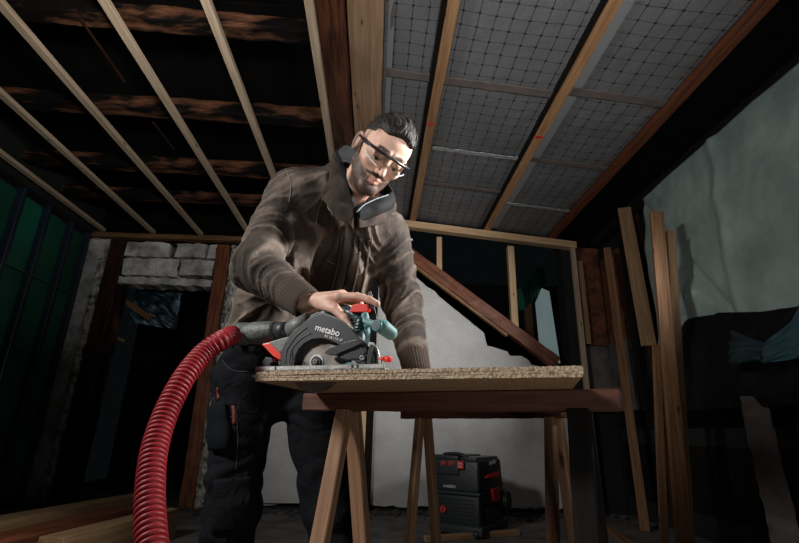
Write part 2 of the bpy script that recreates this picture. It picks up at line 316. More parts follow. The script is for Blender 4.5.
# ------------------------------------------------------------------ signed-distance modelling (numpy surface nets)
def smin(a, b, k):
    h = np.maximum(k - np.abs(a - b), 0) / k; return np.minimum(a, b) - h * h * k * 0.25
def smax(a, b, k): return -smin(-a, -b, k)
def rcone(p, a, b, r1, r2):
    a = np.asarray(a, float); b = np.asarray(b, float); ab = b - a; t = np.clip(((p - a) @ ab) / (ab @ ab), 0, 1)
    return np.linalg.norm(p - a - t[..., None] * ab, axis=-1) - (r1 + (r2 - r1) * t)
def ell(p, c, r):
    q = (p - np.asarray(c)) / np.asarray(r); k = np.linalg.norm(q, axis=-1); k2 = np.linalg.norm(q / np.asarray(r), axis=-1) + 1e-9
    return k * (k - 1) / k2
def sphere(p, c, r): return np.linalg.norm(p - np.asarray(c), axis=-1) - r
def sdf_arrays(f, lo, hi, h, B=10):
    lo = np.array(lo, float); hi = np.array(hi, float); nb = np.ceil((hi - lo) / h / B).astype(int); dims = nb * B
    gi = np.stack(np.meshgrid(*[np.arange(n) for n in nb], indexing='ij'), -1).reshape(-1, 3)
    cen = lo + (gi * B + (B - 1) / 2) * h; dc = f(cen); act = np.abs(dc) < B * h * 0.866 * 1.6 + h
    vals = np.repeat(np.repeat(np.repeat(dc.reshape(nb), B, 0), B, 1), B, 2).astype(np.float32)
    off = np.stack(np.meshgrid(*[np.arange(B)] * 3, indexing='ij'), -1).reshape(-1, 3); ai = gi[act]
    for s in range(0, len(ai), 300):
        g = (ai[s:s + 300, None, :] * B + off[None]).reshape(-1, 3); vals[g[:, 0], g[:, 1], g[:, 2]] = f(lo + g * h)
    sg = (vals < 0); c = sg.astype(np.int8); X, Y, Z = dims
    sm = sum(c[i:X - 1 + i, j:Y - 1 + j, k:Z - 1 + k] for i in (0, 1) for j in (0, 1) for k in (0, 1))
    ci = np.argwhere((sm > 0) & (sm < 8)); vid = -np.ones(tuple(dims - 1), np.int32); vid[ci[:, 0], ci[:, 1], ci[:, 2]] = np.arange(len(ci))
    acc = np.zeros((len(ci), 3)); cnt = np.zeros(len(ci)); cor = [(i, j, k) for i in (0, 1) for j in (0, 1) for k in (0, 1)]
    cv = {q: vals[ci[:, 0] + q[0], ci[:, 1] + q[1], ci[:, 2] + q[2]].astype(float) for q in cor}
    for q in cor:
        for ax in range(3):
            if q[ax] == 0:
                r = list(q); r[ax] = 1; r = tuple(r); a, b = cv[q], cv[r]; m = (a < 0) != (b < 0); t = np.where(m, a / np.where(m, a - b, 1), 0)
                p = np.array(q, float)[None] + t[:, None] * (np.array(r) - np.array(q))[None]; acc[m] += p[m]; cnt[m] += 1
    ve = lo + (ci + acc / cnt[:, None]) * h; quads = []
    for ax in range(3):
        a1, a2 = (ax + 1) % 3, (ax + 2) % 3
        s0 = [slice(None)] * 3; s1 = [slice(None)] * 3; s0[ax] = slice(0, -1); s1[ax] = slice(1, None)
        e = np.argwhere(sg[tuple(s0)] != sg[tuple(s1)]); e = e[(e[:, a1] > 0) & (e[:, a2] > 0) & (e[:, a1] < dims[a1] - 1) & (e[:, a2] < dims[a2] - 1)]
        ins = sg[e[:, 0], e[:, 1], e[:, 2]]
        def cid(d1, d2):
            q = e.copy(); q[:, a1] -= d1; q[:, a2] -= d2; return vid[q[:, 0], q[:, 1], q[:, 2]]
        Q = np.stack([cid(1, 1), cid(0, 1), cid(0, 0), cid(1, 0)], 1); Q[~ins] = Q[~ins][:, ::-1]; quads.append(Q)
    return ve, np.concatenate(quads)
def arr_mesh(name, v, q):
    me = bpy.data.meshes.new(name); me.vertices.add(len(v)); me.vertices.foreach_set('co', np.asarray(v, np.float32).ravel())
    me.loops.add(len(q) * 4); me.loops.foreach_set('vertex_index', q.astype(np.int32).ravel()); me.polygons.add(len(q))
    me.polygons.foreach_set('loop_start', np.arange(len(q), dtype=np.int32) * 4); me.polygons.foreach_set('loop_total', np.full(len(q), 4, np.int32))
    me.polygons.foreach_set('use_smooth', np.ones(len(q), bool)); me.update(calc_edges=True); me.validate(); return me
def vnormals(v, q):
    n = np.cross(v[q[:, 2]] - v[q[:, 0]], v[q[:, 3]] - v[q[:, 1]]); o = np.zeros_like(v)
    for k in range(4): np.add.at(o, q[:, k], n)
    return o / (np.linalg.norm(o, axis=1)[:, None] + 1e-12)
def vcol(me, col):
    a = me.color_attributes.new('Col', 'FLOAT_COLOR', 'POINT'); a.data.foreach_set('color', np.c_[col, np.ones(len(col))].astype(np.float32).ravel())
def hits(f, pix, t0=0.5, t1=3.0):
    """first surface points along the lines of sight of photo pixels, with normals and a mask"""
    d = np.array([ray(a, b) for a, b in pix]); d /= np.linalg.norm(d, axis=1)[:, None]; o = np.array([0, 0, HC]); t = np.full(len(d), t0); ok = np.zeros(len(d), bool)
    for _ in range(90):
        m = ~ok & (t < t1)
        if not m.any(): break
        v = f(o + d[m] * t[m, None]); k = np.where(m)[0]; ok[k[v < .0008]] = True; t[k[v >= .0008]] += v[v >= .0008] * .75
    p = o + d * t[:, None]; e = .003; n = np.stack([f(p + e * u) - f(p - e * u) for u in np.eye(3)], 1); n /= np.linalg.norm(n, axis=1)[:, None] + 1e-9; return p, n, ok
def hit(f, px, py):
    p, n, ok = hits(f, [(px, py)]); return (p[0], n[0]) if ok[0] else (None, None)
# ================================================================== THE ROOM
D = 5.242                                   # depth of the gable wall
def zr(x): return 3.199 - 0.0915 * x        # underside of the right-hand battens
def bump_grid(fn, nu, nv):
    """fn(u,v)->(x,y,z) arrays on a unit grid"""
    u, v = np.meshgrid(np.linspace(0, 1, nu), np.linspace(0, 1, nv), indexing='ij'); p = fn(u, v).reshape(-1, 3)
    i = np.arange(nu * nv).reshape(nu, nv); q = np.stack([i[:-1, :-1], i[1:, :-1], i[1:, 1:], i[:-1, 1:]], -1).reshape(-1, 4); return p, q
def thick_sheet(p, q, nu, nv, off):
    """closed shell from a grid: back face offset by a vector"""
    n = len(p); P2 = np.vstack([p, p + np.asarray(off)]); b = (q + n)[:, ::-1]; i = np.arange(n).reshape(nu, nv); e = []
    for a in (i[0, :], i[-1, ::-1], i[::-1, 0], i[:, -1]):
        e.append(np.stack([a[:-1], a[1:], a[1:] + n, a[:-1] + n], -1))
    return P2, np.concatenate([q, b] + e)
floor_bm = bmesh.new(); bm_box(floor_bm, (0, 3.6, -0.06), (8, 10, 0.12))
tag(mesh_obj('floor', floor_bm, M['floor']), kind='structure')
# ---- ceiling
ceil = setting('ceiling', (0, 3, 3.2))
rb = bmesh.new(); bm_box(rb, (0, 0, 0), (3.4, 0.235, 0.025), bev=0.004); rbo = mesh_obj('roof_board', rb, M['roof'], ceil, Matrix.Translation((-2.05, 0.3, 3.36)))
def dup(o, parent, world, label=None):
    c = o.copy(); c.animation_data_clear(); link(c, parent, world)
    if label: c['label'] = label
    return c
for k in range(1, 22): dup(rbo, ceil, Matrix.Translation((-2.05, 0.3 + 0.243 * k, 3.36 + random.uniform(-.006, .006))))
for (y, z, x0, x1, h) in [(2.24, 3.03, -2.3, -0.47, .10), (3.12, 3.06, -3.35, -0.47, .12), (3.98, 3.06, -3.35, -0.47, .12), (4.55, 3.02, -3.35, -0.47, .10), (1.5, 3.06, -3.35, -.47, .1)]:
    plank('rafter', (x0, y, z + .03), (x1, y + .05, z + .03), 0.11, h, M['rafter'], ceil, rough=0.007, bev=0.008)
# thin rods hanging under the dark roof
plank('lath', PZ(81, 20, 3.0), PZ(125, 82, 3.0), 0.012, 0.012, M['oldwood'], ceil, bev=0.001)
plank('lath', PZ(153, 122, 3.0), PZ(174, 149, 3.0), 0.014, 0.012, M['oldwood'], ceil, bev=0.001)
# pale battens left of the ridge beam, running away from the camera
for (px, py) in [(0, 156), (0, 97), (5, 14), (104, 6), (206, 6), (309, 6)]:
    p = PZ(px, py, 2.87); x = p[0]
    plank('batten', (x, 0.6, 2.90), (x - 0.004, D - 0.02, 2.90), 0.050, 0.036, M['pine_pale'], ceil)
M['pine_beam'] = wood('beam_pine', (0.40, 0.255, 0.155), (0.28, 0.16, 0.09), gs=.6)
M['darkbeam'] = wood('dark_beam', (0.13, 0.045, 0.022), (0.035, 0.012, 0.007), rough=.5)
plank('ridge_beam', (-0.365, 0.6, 3.27), (-0.365, D, 3.27), 0.185, 0.16, M['darkbeam'], ceil, bev=0.006, rough=0.003, label='dark red-brown stained old beam')
plank('ridge_beam', (-0.147, 0.6, 3.29), (-0.147, D, 3.29), 0.228, 0.18, M['pine_beam'], ceil, bev=0.004, label='wide light-brown new beam')
# right: battens and foil between them
bxs = [0.381, 1.279, 2.069]
for k, x in enumerate(bxs):
    z = zr(x); plank('batten', (x, 0.6, z + .032), (x, D - .06, z + .032), 0.074, 0.064, [M['pine_orange'], M['pine_orange'], M['redwood']][k], ceil, hint=(0.0915, 0, 1))
for k, x in enumerate(bxs[:2]): plank('shadow_strip', (x - .052, 0.6, zr(x) + .045), (x - .052, D - .06, zr(x) + .045), 0.026, 0.05, M['black_wood'], ceil, hint=(0.0915, 0, 1))  # black strips added to stand for the shadow left of the battens
lanes = [(-0.03, 0.345), (0.417, 1.243), (1.315, 2.033)]
for k, (x0, x1) in enumerate(lanes):
    def fn(u, v, x0=x0, x1=x1, k=k):
        x = x0 + u * (x1 - x0); y = 0.55 + v * (D - 0.55); z = zr(x) + 0.055
        P = np.stack([x * 2.2, y * 2.2, x * 0 + k * 5], -1); sag = np.sin(u * np.pi) * (0.010 + 0.010 * perlin(P * 1.2)); P2 = np.stack([x * 9, y * 5, x * 0 + k], -1)
        z = z - sag + 0.006 * perlin(P2) + (0.03 * np.exp(-((u * (x1 - x0) + 0.2 * (y - 2.6)) / .03) ** 2) * -0.3 if k == 0 else 0)
        return np.stack([x, y, z], -1)
    p, q = bump_grid(fn, 36, 180); p, q = thick_sheet(p, q, 36, 180, (0, 0, 0.004))
    mesh_obj('foil_panel', arr_mesh('foil_panel', p, q), M['foil'], ceil)
M['pale_tape'] = mat('pale_tape', (.30, .305, .31), .5, .1, bump=.4, bscale=25)
for x in (1.318, -.025):
    o = plank('edge_tape', (x + .04, .6, zr(x + .04) + .046), (x + .04, D - .07, zr(x + .04) + .046), .085 if x > 0 else .04, .002, M['pale_tape'], ceil, hint=(.0915, 0, 1), bev=0)
# crumpled tape seams and the brown strips across the foil
def seam(x0, x1, y, wd, m, amp, name, dz=0.05, skew=0.0):
    def fn(u, v):
        x = x0 + u * (x1 - x0); yy = y + (v - .5) * wd + skew * u + 0.006 * perlin(np.stack([x * 14, v * 2, x * 0], -1)); z = zr(x) + dz - amp * np.abs(perlin(np.stack([x * 30, v * 5, x * 0 + 3], -1))) - 0.008
        return np.stack([x, yy, z], -1)
    p, q = bump_grid(fn, 60, 8); p, q = thick_sheet(p, q, 60, 8, (0, 0, 0.003)); return mesh_obj(name, arr_mesh(name, p, q), m, ceil)
def yat(px, py, zoff=0.05):
    d = ray(px, py); t = (3.199 + zoff - .75) / (d[2] + .0915 * d[0]); return d[1] * t
seam(0.43, 1.235, yat(470, 152), 0.055, M['tape'], 0.016, 'tape_seam'); seam(1.32, 2.03, yat(540, 207), 0.05, M['tape'], 0.012, 'tape_seam')
for k, (x0, x1) in enumerate([(0.0, .34), (.42, 1.24), (1.32, 2.03)]): seam(x0, x1, yat([400, 480, 630][k], [73, 84, 98][k]), 0.085, M['brown_strip'], 0.002, 'brown_strip', 0.046)
for k, (x0, x1) in enumerate([(.42, 1.24), (1.32, 2.03)]): seam(x0, x1, yat([452, 575][k], [185, 164][k]), 0.07, M['brown_strip'], 0.002, 'brown_strip', 0.046)
for (px, py) in [(427, 124), (538, 137)]:
    y = yat(px, py, -.001); x = bxs[0] if px < 500 else bxs[1]; b = bmesh.new(); bm_box(b, (x, y, zr(x) - .001), (0.076, 0.03, 0.003)); mesh_obj('red_mark', b, M['redplastic'], ceil)
# dark boarding between the last batten and the right wall
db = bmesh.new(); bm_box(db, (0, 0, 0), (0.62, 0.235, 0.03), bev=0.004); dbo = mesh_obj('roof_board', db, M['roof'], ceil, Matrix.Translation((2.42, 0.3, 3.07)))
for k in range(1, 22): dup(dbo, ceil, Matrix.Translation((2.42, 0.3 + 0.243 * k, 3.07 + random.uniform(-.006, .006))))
# ---- gable wall at the back
wb = setting('wall_back', (0, D, 0))
def ragged(pts, step=0.05, amp=0.02, seed=0, skip=()):
    """subdivide a loop and roughen it (skip = indices of edges left straight)"""
    rnd = random.Random(seed); out = []
    for i in range(len(pts)):
        a, b = pts[i], pts[(i + 1) % len(pts)]; L_ = math.dist(a, b); n = 1 if i in skip else max(1, int(L_ / step))
        for k in range(n):
            t = k / n; j = 0 if k == 0 and i in skip else amp
            out.append((a[0] + (b[0] - a[0]) * t + rnd.uniform(-j, j), a[1] + (b[1] - a[1]) * t + rnd.uniform(-j, j)))
    return out
def slab(name, pts, y0, y1, m, parent, label=None):
    b = bmesh.new(); prism(b, pts, 'Y', y0, y1); bmesh.ops.triangulate(b, faces=[f for f in b.faces if len(f.verts) > 4]); o = mesh_obj(name, b, m, parent)
    if label: o['label'] = label
    return o
slab('pier', ragged([(-3.42, -.02), (-3.14, -.02), (-3.14, 2.8), (-3.42, 2.8)], .06, .010, 1, (0, 3)), D, D + .25, M['concrete'], wb, 'grey concrete pier beside the green panels')
# broken mortar edge on the pier: rough proud strip
def rough_strip(xc, z0, z1, wd, seed, y, slope=0.0):
    def fn(u, v):
        z = z0 + v * (z1 - z0); n = perlin(np.stack([v * 23, u * 1.0, v * 0 + seed], -1)); n2 = perlin(np.stack([v * 60, u * 5, v * 0 + seed + 9], -1))
        x = xc + slope * (z - z0) + (u - .5) * wd * (1 + .5 * n) + .015 * n; yy = y - np.sin(u * np.pi) * .03 * (1 + n2) - 0.012 * n2
        return np.stack([x, yy, z], -1)
    p, q = bump_grid(fn, 9, 160); p, q = thick_sheet(p, q, 9, 160, (0, 0.05, 0)); return mesh_obj('mortar_edge', arr_mesh('mortar_edge', p, q), M['mortar'], wb)
rough_strip(-3.17, 0.0, 2.55, 0.075, 1, D - .005); rough_strip(-1.69, 0.0, 2.78, 0.10, 5, D - .005)
plank('door_post', (-3.03, D + .03, 0), (-3.02, D + .03, 2.78), 0.17, 0.12, M['oldwood'], wb, hint=(0, -1, 0), rough=0.006, bev=0.006)
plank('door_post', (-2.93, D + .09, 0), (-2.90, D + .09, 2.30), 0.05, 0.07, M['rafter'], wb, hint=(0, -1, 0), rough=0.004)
plank('door_post', (-1.80, D + .03, 0), (-1.82, D + .03, 2.78), 0.14, 0.12, M['redwood'], wb, hint=(0, -1, 0), rough=0.006, bev=0.006)
def blockpiece(x0, x1, z0, z1, sd):
    b = bmesh.new(); pts = ragged([(x0, z0), (x1, z0), (x1, z1), (x0, z1)], .05, .010, sd); prism(b, pts, 'Y', D - .015, D + .2)
    bmesh.ops.triangulate(b, faces=[f for f in b.faces if len(f.verts) > 4]); return mesh_obj('block', b, M['block'], wb)
for i, (x0, x1, z0, z1) in enumerate([(-2.925, -2.44, 2.60, 2.775), (-2.36, -2.02, 2.615, 2.78), (-1.995, -1.90, 2.60, 2.78), (-2.92, -2.30, 2.37, 2.575), (-2.275, -1.91, 2.40, 2.585), (-3.38, -3.15, 2.55, 2.78), (-2.93, -1.90, 2.27, 2.35)]): blockpiece(x0, x1, z0, z1, i + 3)
plank('wall_plate', (-3.4, D - .02, 2.83), (-0.1, D - .02, 2.86), 0.09, 0.055, M['timber_dark'], wb, rough=0.004)
b = bmesh.new(); bm_box(b, (-1.75, D + .12, 3.13), (3.4, .1, .56)); mesh_obj('gable_board', b, M['roof'], wb)
# white plaster with its stepped, broken slope
pts = [(-1.66, .05), (2.16, .05), (2.18, 1.40), (1.75, 1.50), (1.62, 1.60), (1.50, 1.585), (1.46, 1.68), (1.24, 1.70), (1.22, 1.86), (1.05, 1.98), (0.27, 2.62), (0.27, 2.80), (-1.66, 2.80)]
slab('plaster_face', ragged(pts, .06, .014, 11, (10, 11)), D, D + .10, M['plaster'], wb)
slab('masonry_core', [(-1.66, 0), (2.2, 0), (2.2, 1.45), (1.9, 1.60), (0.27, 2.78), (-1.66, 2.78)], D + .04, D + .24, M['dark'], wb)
plank('stud', (-0.115, D - .045, 0.0), (-0.115, D - .045, 2.8), 0.075, 0.07, M['pine'], wb, hint=(0, -1, 0))
plank('stud', (-0.035, D - .045, 0.0), (-0.035, D - .045, 2.8), 0.07, 0.05, M['black_wood'], wb, hint=(0, -1, 0), label='black painted stud')
# diagonal brace
plank('brace', (0.12, D - .07, 2.90), (1.99, D - .07, 1.513), 0.135, 0.11, M['redwood'], wb, hint=(0, -1, 0), rough=0.004, bev=0.006)
plank('brace', (0.15, D - .10, 2.77), (1.45, D - .10, 1.80), 0.03, 0.05, M['timber_dark'], wb, hint=(0, -1, 0), rough=0.003)
plank('top_plate', (-0.02, D - .04, 3.155), (2.36, D - .04, 2.938), 0.10, 0.085, M['pine'], wb)
for (x, wd, z0, mm) in [(0.70, 0.062, 2.46, 'pine'), (1.56, 0.078, 1.83, 'pine')]:
    plank('stud', (x, D - .035, z0), (x, D - .035, zr(x) - .16), wd, 0.07, M[mm], wb, hint=(0, -1, 0))
plank('stud', (2.315, D - .06, 0), (2.315, D - .06, 2.93), 0.05, 0.05, M['pine_pale'], wb, hint=(0, -1, 0))
plank('stud', (2.40, D - .02, 1.75), (2.40, D - .02, 2.75), 0.06, 0.05, M['timber_mid'], wb, hint=(0, -1, 0))
b = bmesh.new(); bm_box(b, (2.53, D + .06, 2.35), (0.28, 0.05, 1.2)); mesh_obj('wall_board', b, M['osb'], wb)
b = bmesh.new(); bm_box(b, (2.50, D + .05, 1.38), (0.30, 0.05, 0.72), bev=.003); mesh_obj('wall_board', b, M['greyboard'], wb)['label'] = 'dull grey board under the brown one'
b = bmesh.new(); bm_box(b, (2.53, D + .08, 0.5), (0.28, 0.05, 1.0)); mesh_obj('wall_board', b, M['dark'], wb)
b = bmesh.new(); bm_box(b, (2.28, D + .12, 1.5), (0.16, 0.2, 3.0)); mesh_obj('dark_jamb', b, M['dark'], wb)
# unlit rooms behind the openings
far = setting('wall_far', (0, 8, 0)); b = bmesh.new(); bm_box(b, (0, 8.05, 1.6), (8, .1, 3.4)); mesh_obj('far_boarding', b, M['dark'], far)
wf = setting('window_1', (1.9, 7.2, 2.2)); a = PY(536, 292, 7.2); c = PY(549, 350, 7.2)
slab('pane', [(a[0], c[2] - .1), (a[0] + .30, c[2] - .2), (a[0] + .22, a[2] + .02), (a[0] + .10, a[2] + .07), (a[0] - .02, a[2] - .18)], 7.2, 7.22, mat('hazy_pane', (0.2, 0.28, 0.28), 0.6, emit=((0.55, 0.75, 0.75), 0.16)), wf)
plank('window_frame', (a[0] - .17, 7.16, 1.2), (a[0] - .17, 7.16, a[2] - .15), 0.12, .06, M['timber_dark'], wf, hint=(0, -1, 0))
plank('window_frame', (a[0] + .40, 7.16, 1.2), (a[0] + .34, 7.16, a[2] + .1), 0.10, .06, M['black_wood'], wf, hint=(0, -1, 0))
plank('rafter', PY(520, 300, 6.4), PY(542, 275, 7.6), 0.09, 0.3, M['green'], wf, rough=0.01)
for (x0, x1) in ((-3.6, -.1), ): pass
plank('rail', PY(118, 297, 5.5), PY(150, 318, 5.5), 0.06, 0.04, M['timber_dark'], far, hint=(0, -1, 0))
plank('rail', PY(108, 334, 5.5), PY(124, 341, 5.5), 0.03, 0.03, M['timber_mid'], far, hint=(0, -1, 0))
def fn(u, v):
    x = -2.93 + u * .56; z = 2.33 - v * .42 + u * .03 - v * u * .1; return np.stack([x, 5.62 + .06 * perlin(np.stack([u * 3 + v * 2, v * 7 - u * 5, u * 0], -1)), z], -1)
p, q = bump_grid(fn, 40, 40); p, q = thick_sheet(p, q, 40, 40, (0, .006, 0))
tag(mesh_obj('plastic_sheet', arr_mesh('plastic_sheet', p, q), mat('blue_film', (0.10, 0.16, 0.20), .35, spec=.6, col2=(.01, .02, .03), scale=3, ramp=(.45, .6))), 'dark blue crumpled film hanging inside the doorway at the left', 'sheet')
# ---- left wall of green panels
wl = setting('wall_left', (-3.4, 3, 0)); XL = -3.37
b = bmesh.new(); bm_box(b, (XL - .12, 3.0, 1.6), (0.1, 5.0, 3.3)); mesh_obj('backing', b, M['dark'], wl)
ys = [5.15, 4.84, 4.46, 4.10, 3.73, 3.36, 2.99, 2.62, 2.25, 1.88]; zs = [2.80, 2.11, 1.42, 0.73, 0.04]
for y in ys: plank('mullion', (XL + .025, y, 0.0), (XL + .025, y, 2.83), 0.045, 0.07, M['mullion'], wl, hint=(1, 0, 0), bev=0.006)
for i in range(len(ys) - 1):
    for j in range(4):
        b = bmesh.new(); bm_box(b, (XL - .01, (ys[i] + ys[i + 1]) / 2, (zs[j] + zs[j + 1]) / 2), (0.02, ys[i] - ys[i + 1] - .05, zs[j] - zs[j + 1] - .02), bev=0.004); mesh_obj('panel', b, M['green'], wl)
for z in zs[1:4]: plank('rail', (XL + .012, 1.9, z), (XL + .012, 5.13, z), 0.018, 0.022, M['bead'], wl, hint=(1, 0, 0))
b = bmesh.new(); bm_box(b, (XL + .02, 3.2, 3.05), (0.1, 4.4, .42)); mesh_obj('head_board', b, M['dark'], wl)
# ---- right wall
XR = 2.65; wr = setting('wall_right', (XR, 3, 0))
b = bmesh.new(); bm_box(b, (XR + .08, 3.0, 1.5), (0.1, 5.0, 3.1)); mesh_obj('backing', b, M['dark'], wr)
b = bmesh.new(); bm_box(b, (XR + .01, 4.9, 2.24), (0.02, .62, 1.04)); mesh_obj('wall_board', b, M['osb'], wr)
b = bmesh.new(); bm_box(b, (XR - .01, 4.95, 1.38), (0.03, .54, 0.72), bev=.003); mesh_obj('wall_board', b, M['greyboard'], wr)['label'] = 'dull grey board low on the wall'
plank('stud', (XR - .02, 4.62, 1.0), (XR - .02, 4.62, 2.9), 0.09, 0.06, M['black_wood'], wr, hint=(-1, 0, 0))
plank('stud', (XR - .02, 4.33, 0.0), (XR - .02, 4.33, 3.0), 0.12, 0.07, M['oldwood'], wr, hint=(-1, 0, 0))
for z in (1.1, 0.45): plank('wall_plank', (XR + .01, 1.0, z), (XR + .01, 5.2, z), 0.5, 0.02, mat('wall_plank', (0.007, 0.005, 0.0045), .85, spec=.15, col2=(.003, .0025, .0025)), wr, hint=(-1, 0, 0))
plank('head_beam', (XR - .04, 0.8, 3.02), (XR - .04, 5.2, 3.0), 0.14, 0.10, M['black_wood'], wr, hint=(-1, 0, 0))
# plastic sheet on the right wall
def fn(u, v):
    y = 4.02 - u * 2.9; z = 2.97 - v * 1.75; s = u * 2.9 + .24; t = v * 1.75
    n = perlin(np.stack([s * 1.3, t * 1.1, s * 0], -1)) * .03 + perlin(np.stack([s * 4 + t * 1, t * 2, s * 0 + 4], -1)) * .008 + perlin(np.stack([s * 14, t * 9, s * 0 + 8], -1)) * .003
    ridge = .024 * np.exp(-((s - 1.24 + .04 * t + .03 * perlin(np.stack([t * 2, t * 0, t * 0], -1))) / .05) ** 2); line = t - 1.467 * (s - .13)      # below this line the sheet is doubled and crumpled
    fold = np.where(line > 0, .05 * (1 - np.exp(-line / .03)) + .16 * np.abs(perlin(np.stack([s * 5 + t * 3, t * 4 - s * 2, s * 0 + 2], -1))) * np.clip(line / .2, 0, 1), 0)
    valley = .02 * np.exp(-((line + .12) / .06) ** 2); fold = fold * np.clip(u / .10, 0, 1) * np.clip((1.32 - t) / .25, 0, 1) - valley
    x = 2.53 - n - ridge - fold - .05 * v; return np.stack([x, y + .02 * perlin(np.stack([s * 0, t * 5, s * 0 + 1], -1)), z], -1)
p, q = bump_grid(fn, 260, 150); p, q = thick_sheet(p, q, 260, 150, (.004, 0, 0))
tag(mesh_obj('plastic_sheet', arr_mesh('plastic_sheet', p, q), M['sheet']), 'large grey-green translucent plastic sheet hanging on the right wall', 'sheet')
def drape(name, m, y0, y1, ztop, zbot, x0, seed, amp, label, slack=0.12):
    def fn(u, v):
        y = y0 + u * (y1 - y0); s = np.abs(y - y0); zt = np.interp(u, np.linspace(0, 1, len(ztop)), ztop); z = zt - v * (zt - zbot)
        n = perlin(np.stack([s * 3.2, v * 1.3, s * 0 + seed], -1)) * amp + perlin(np.stack([s * 9 + v * 3, v * 4, s * 0 + seed + 5], -1)) * amp * .35
        x = x0 - slack * np.sin(np.clip(v * 1.6, 0, 1) * np.pi * .5) - n; z = z + .02 * n; return np.stack([x, y, z], -1)
    p, q = bump_grid(fn, 120, 60); p, q = thick_sheet(p, q, 120, 60, (.006, 0, 0)); return tag(mesh_obj(name, arr_mesh(name, p, q), m), label, 'tarpaulin')
drape('tarpaulin', M['black_tarp'], 3.9, 1.4, [1.56, 1.66, 1.62, 1.54, 1.50, 1.44, 1.5, 1.5], 0.95, 2.47, 3, .06, 'black tarpaulin bunched below the plastic sheet on the right wall')
drape('tarpaulin', M['blanket'], PX(766, 340, 2.24)[1], 1.5, [1.30, 1.47, 1.50, 1.50], 1.17, 2.24, 7, .06, 'teal tarpaulin lying over the black one at the right edge', .05)
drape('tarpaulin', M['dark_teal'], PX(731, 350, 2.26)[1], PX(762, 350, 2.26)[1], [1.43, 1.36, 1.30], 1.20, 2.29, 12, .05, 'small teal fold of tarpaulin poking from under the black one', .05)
# ---- loose timbers against the right wall
def to_floor(px, py, x0, px2, py2, x1):
    a = PX(px, py, x0); b = PX(px2, py2, x1); d = b - a; t = (0.004 - a[2]) / d[2]; return a, a + d * t
def loose(name, A, B, wd, th, m, label, hint=(0, -1, 0), **k):
    o = plank(name, A, B, wd, th, m, None, hint, **k); return tag(o, label, 'plank', 'timbers leaning on the right wall')
loose('wall_plank', PX(624, 208, 2.50), PX(649, 346, 2.46), 0.125, 0.03, M['timber_mid'], 'short wide knotty plank fixed high beside the brown board', hint=(-.4, -1, 0))
loose('leaning_plank', PX(607, 248, 2.46), to_floor(607, 248, 2.46, 638, 478, 2.36)[1], 0.075, 0.03, M['timber_dark'], 'narrow brown plank, leftmost of the timbers leaning on the right wall', hint=(-.3, -1, 0))
a, b_ = to_floor(656, 212, 2.16, 684, 538, 2.02); loose('leaning_plank', a, b_, 0.098, 0.03, M['timber_dark'], 'tallest brown plank standing before the left edge of the plastic sheet', hint=(-.1, -1, 0))
a, b_ = to_floor(670, 231, 2.27, 689, 538, 2.14); loose('leaning_plank', a, b_, 0.06, 0.04, M['timber_mid'], 'thin square timber right of the tallest plank', hint=(-.1, -1, 0))
a, b_ = to_floor(656, 345, 2.06, 664, 538, 1.92); loose('leaning_plank', a, b_, 0.05, 0.03, M['timber_dark'], 'thin batten left of the tallest plank, showing at its foot', hint=(-.1, -1, 0))
a, b_ = to_floor(752, 397, 2.36, 785, 535, 2.15); loose('leaning_plank', a, b_, 0.13, 0.02, mat('dusty_board', (0.105, 0.088, 0.08), .9, col2=(.06, .05, .046)), 'dusty grey board standing under the black tarpaulin', hint=(-.5, -1, 0), rough=.008)
# ---- planks on the floor at the left
for i, ((x0, y0), (x1, y1), wd, mm, lb) in enumerate([((-4, 536), (150, 504), .17, 'timber_mid', 'tan plank on the floor at the left, farthest of three'), ((38, 545), (150, 516), .13, 'redwood', 'red-brown plank on the floor, middle of three at the left'), ((95, 545), (165, 524), .14, 'timber_mid', 'tan plank on the floor, nearest the red hose')]):
    A = PZ(x0, y0, .1); B = PZ(x1, y1, .1); o = plank('floor_plank', A + (B - A) * -.5, B + (B - A) * .05, wd, .20, M[mm]); o.location.z = 0.10; tag(o, lb, 'plank', 'planks on the floor at the left')
o = plank('floor_batten', PZ(425, 539, .02), PZ(518, 532, .02), .05, .04, M['timber_mid']); tag(o, 'thin batten lying on the floor before the black vacuum', 'plank')
o = plank('floor_batten', PZ(592, 515, .02), PZ(632, 548, .02), .06, .04, M['timber_dark']); tag(o, 'brown batten on the floor running toward the leaning timbers', 'plank')
# rubble along the foot of the wall
rnd = random.Random(4); b = bmesh.new()
for k in range(260):
    x = rnd.uniform(-1.8, 2.5); y = D - .03 - abs(rnd.gauss(0, .18)) - .06; s = rnd.uniform(.012, .05) * (1 if y > 5 else .6); r = bmesh.ops.create_icosphere(b, subdivisions=1, radius=s)
    mt = Matrix.Translation((x, y, s * .3)) @ Matrix.Rotation(rnd.uniform(0, 3), 4, 'Z') @ Matrix.Diagonal((1, rnd.uniform(.5, 1.2), rnd.uniform(.4, .8), 1)); bmesh.ops.transform(b, matrix=mt, verts=r['verts'])
    for v in r['verts']: v.co += Vector((rnd.uniform(-1, 1), rnd.uniform(-1, 1), rnd.uniform(-1, 1))) * s * .18
tag(mesh_obj('rubble', b, mat('rubble', (.06, .055, .05), .95, col2=(.02, .018, .016), scale=12)), 'dark crumbled mortar rubble along the foot of the white wall', 'rubble', kind='stuff')
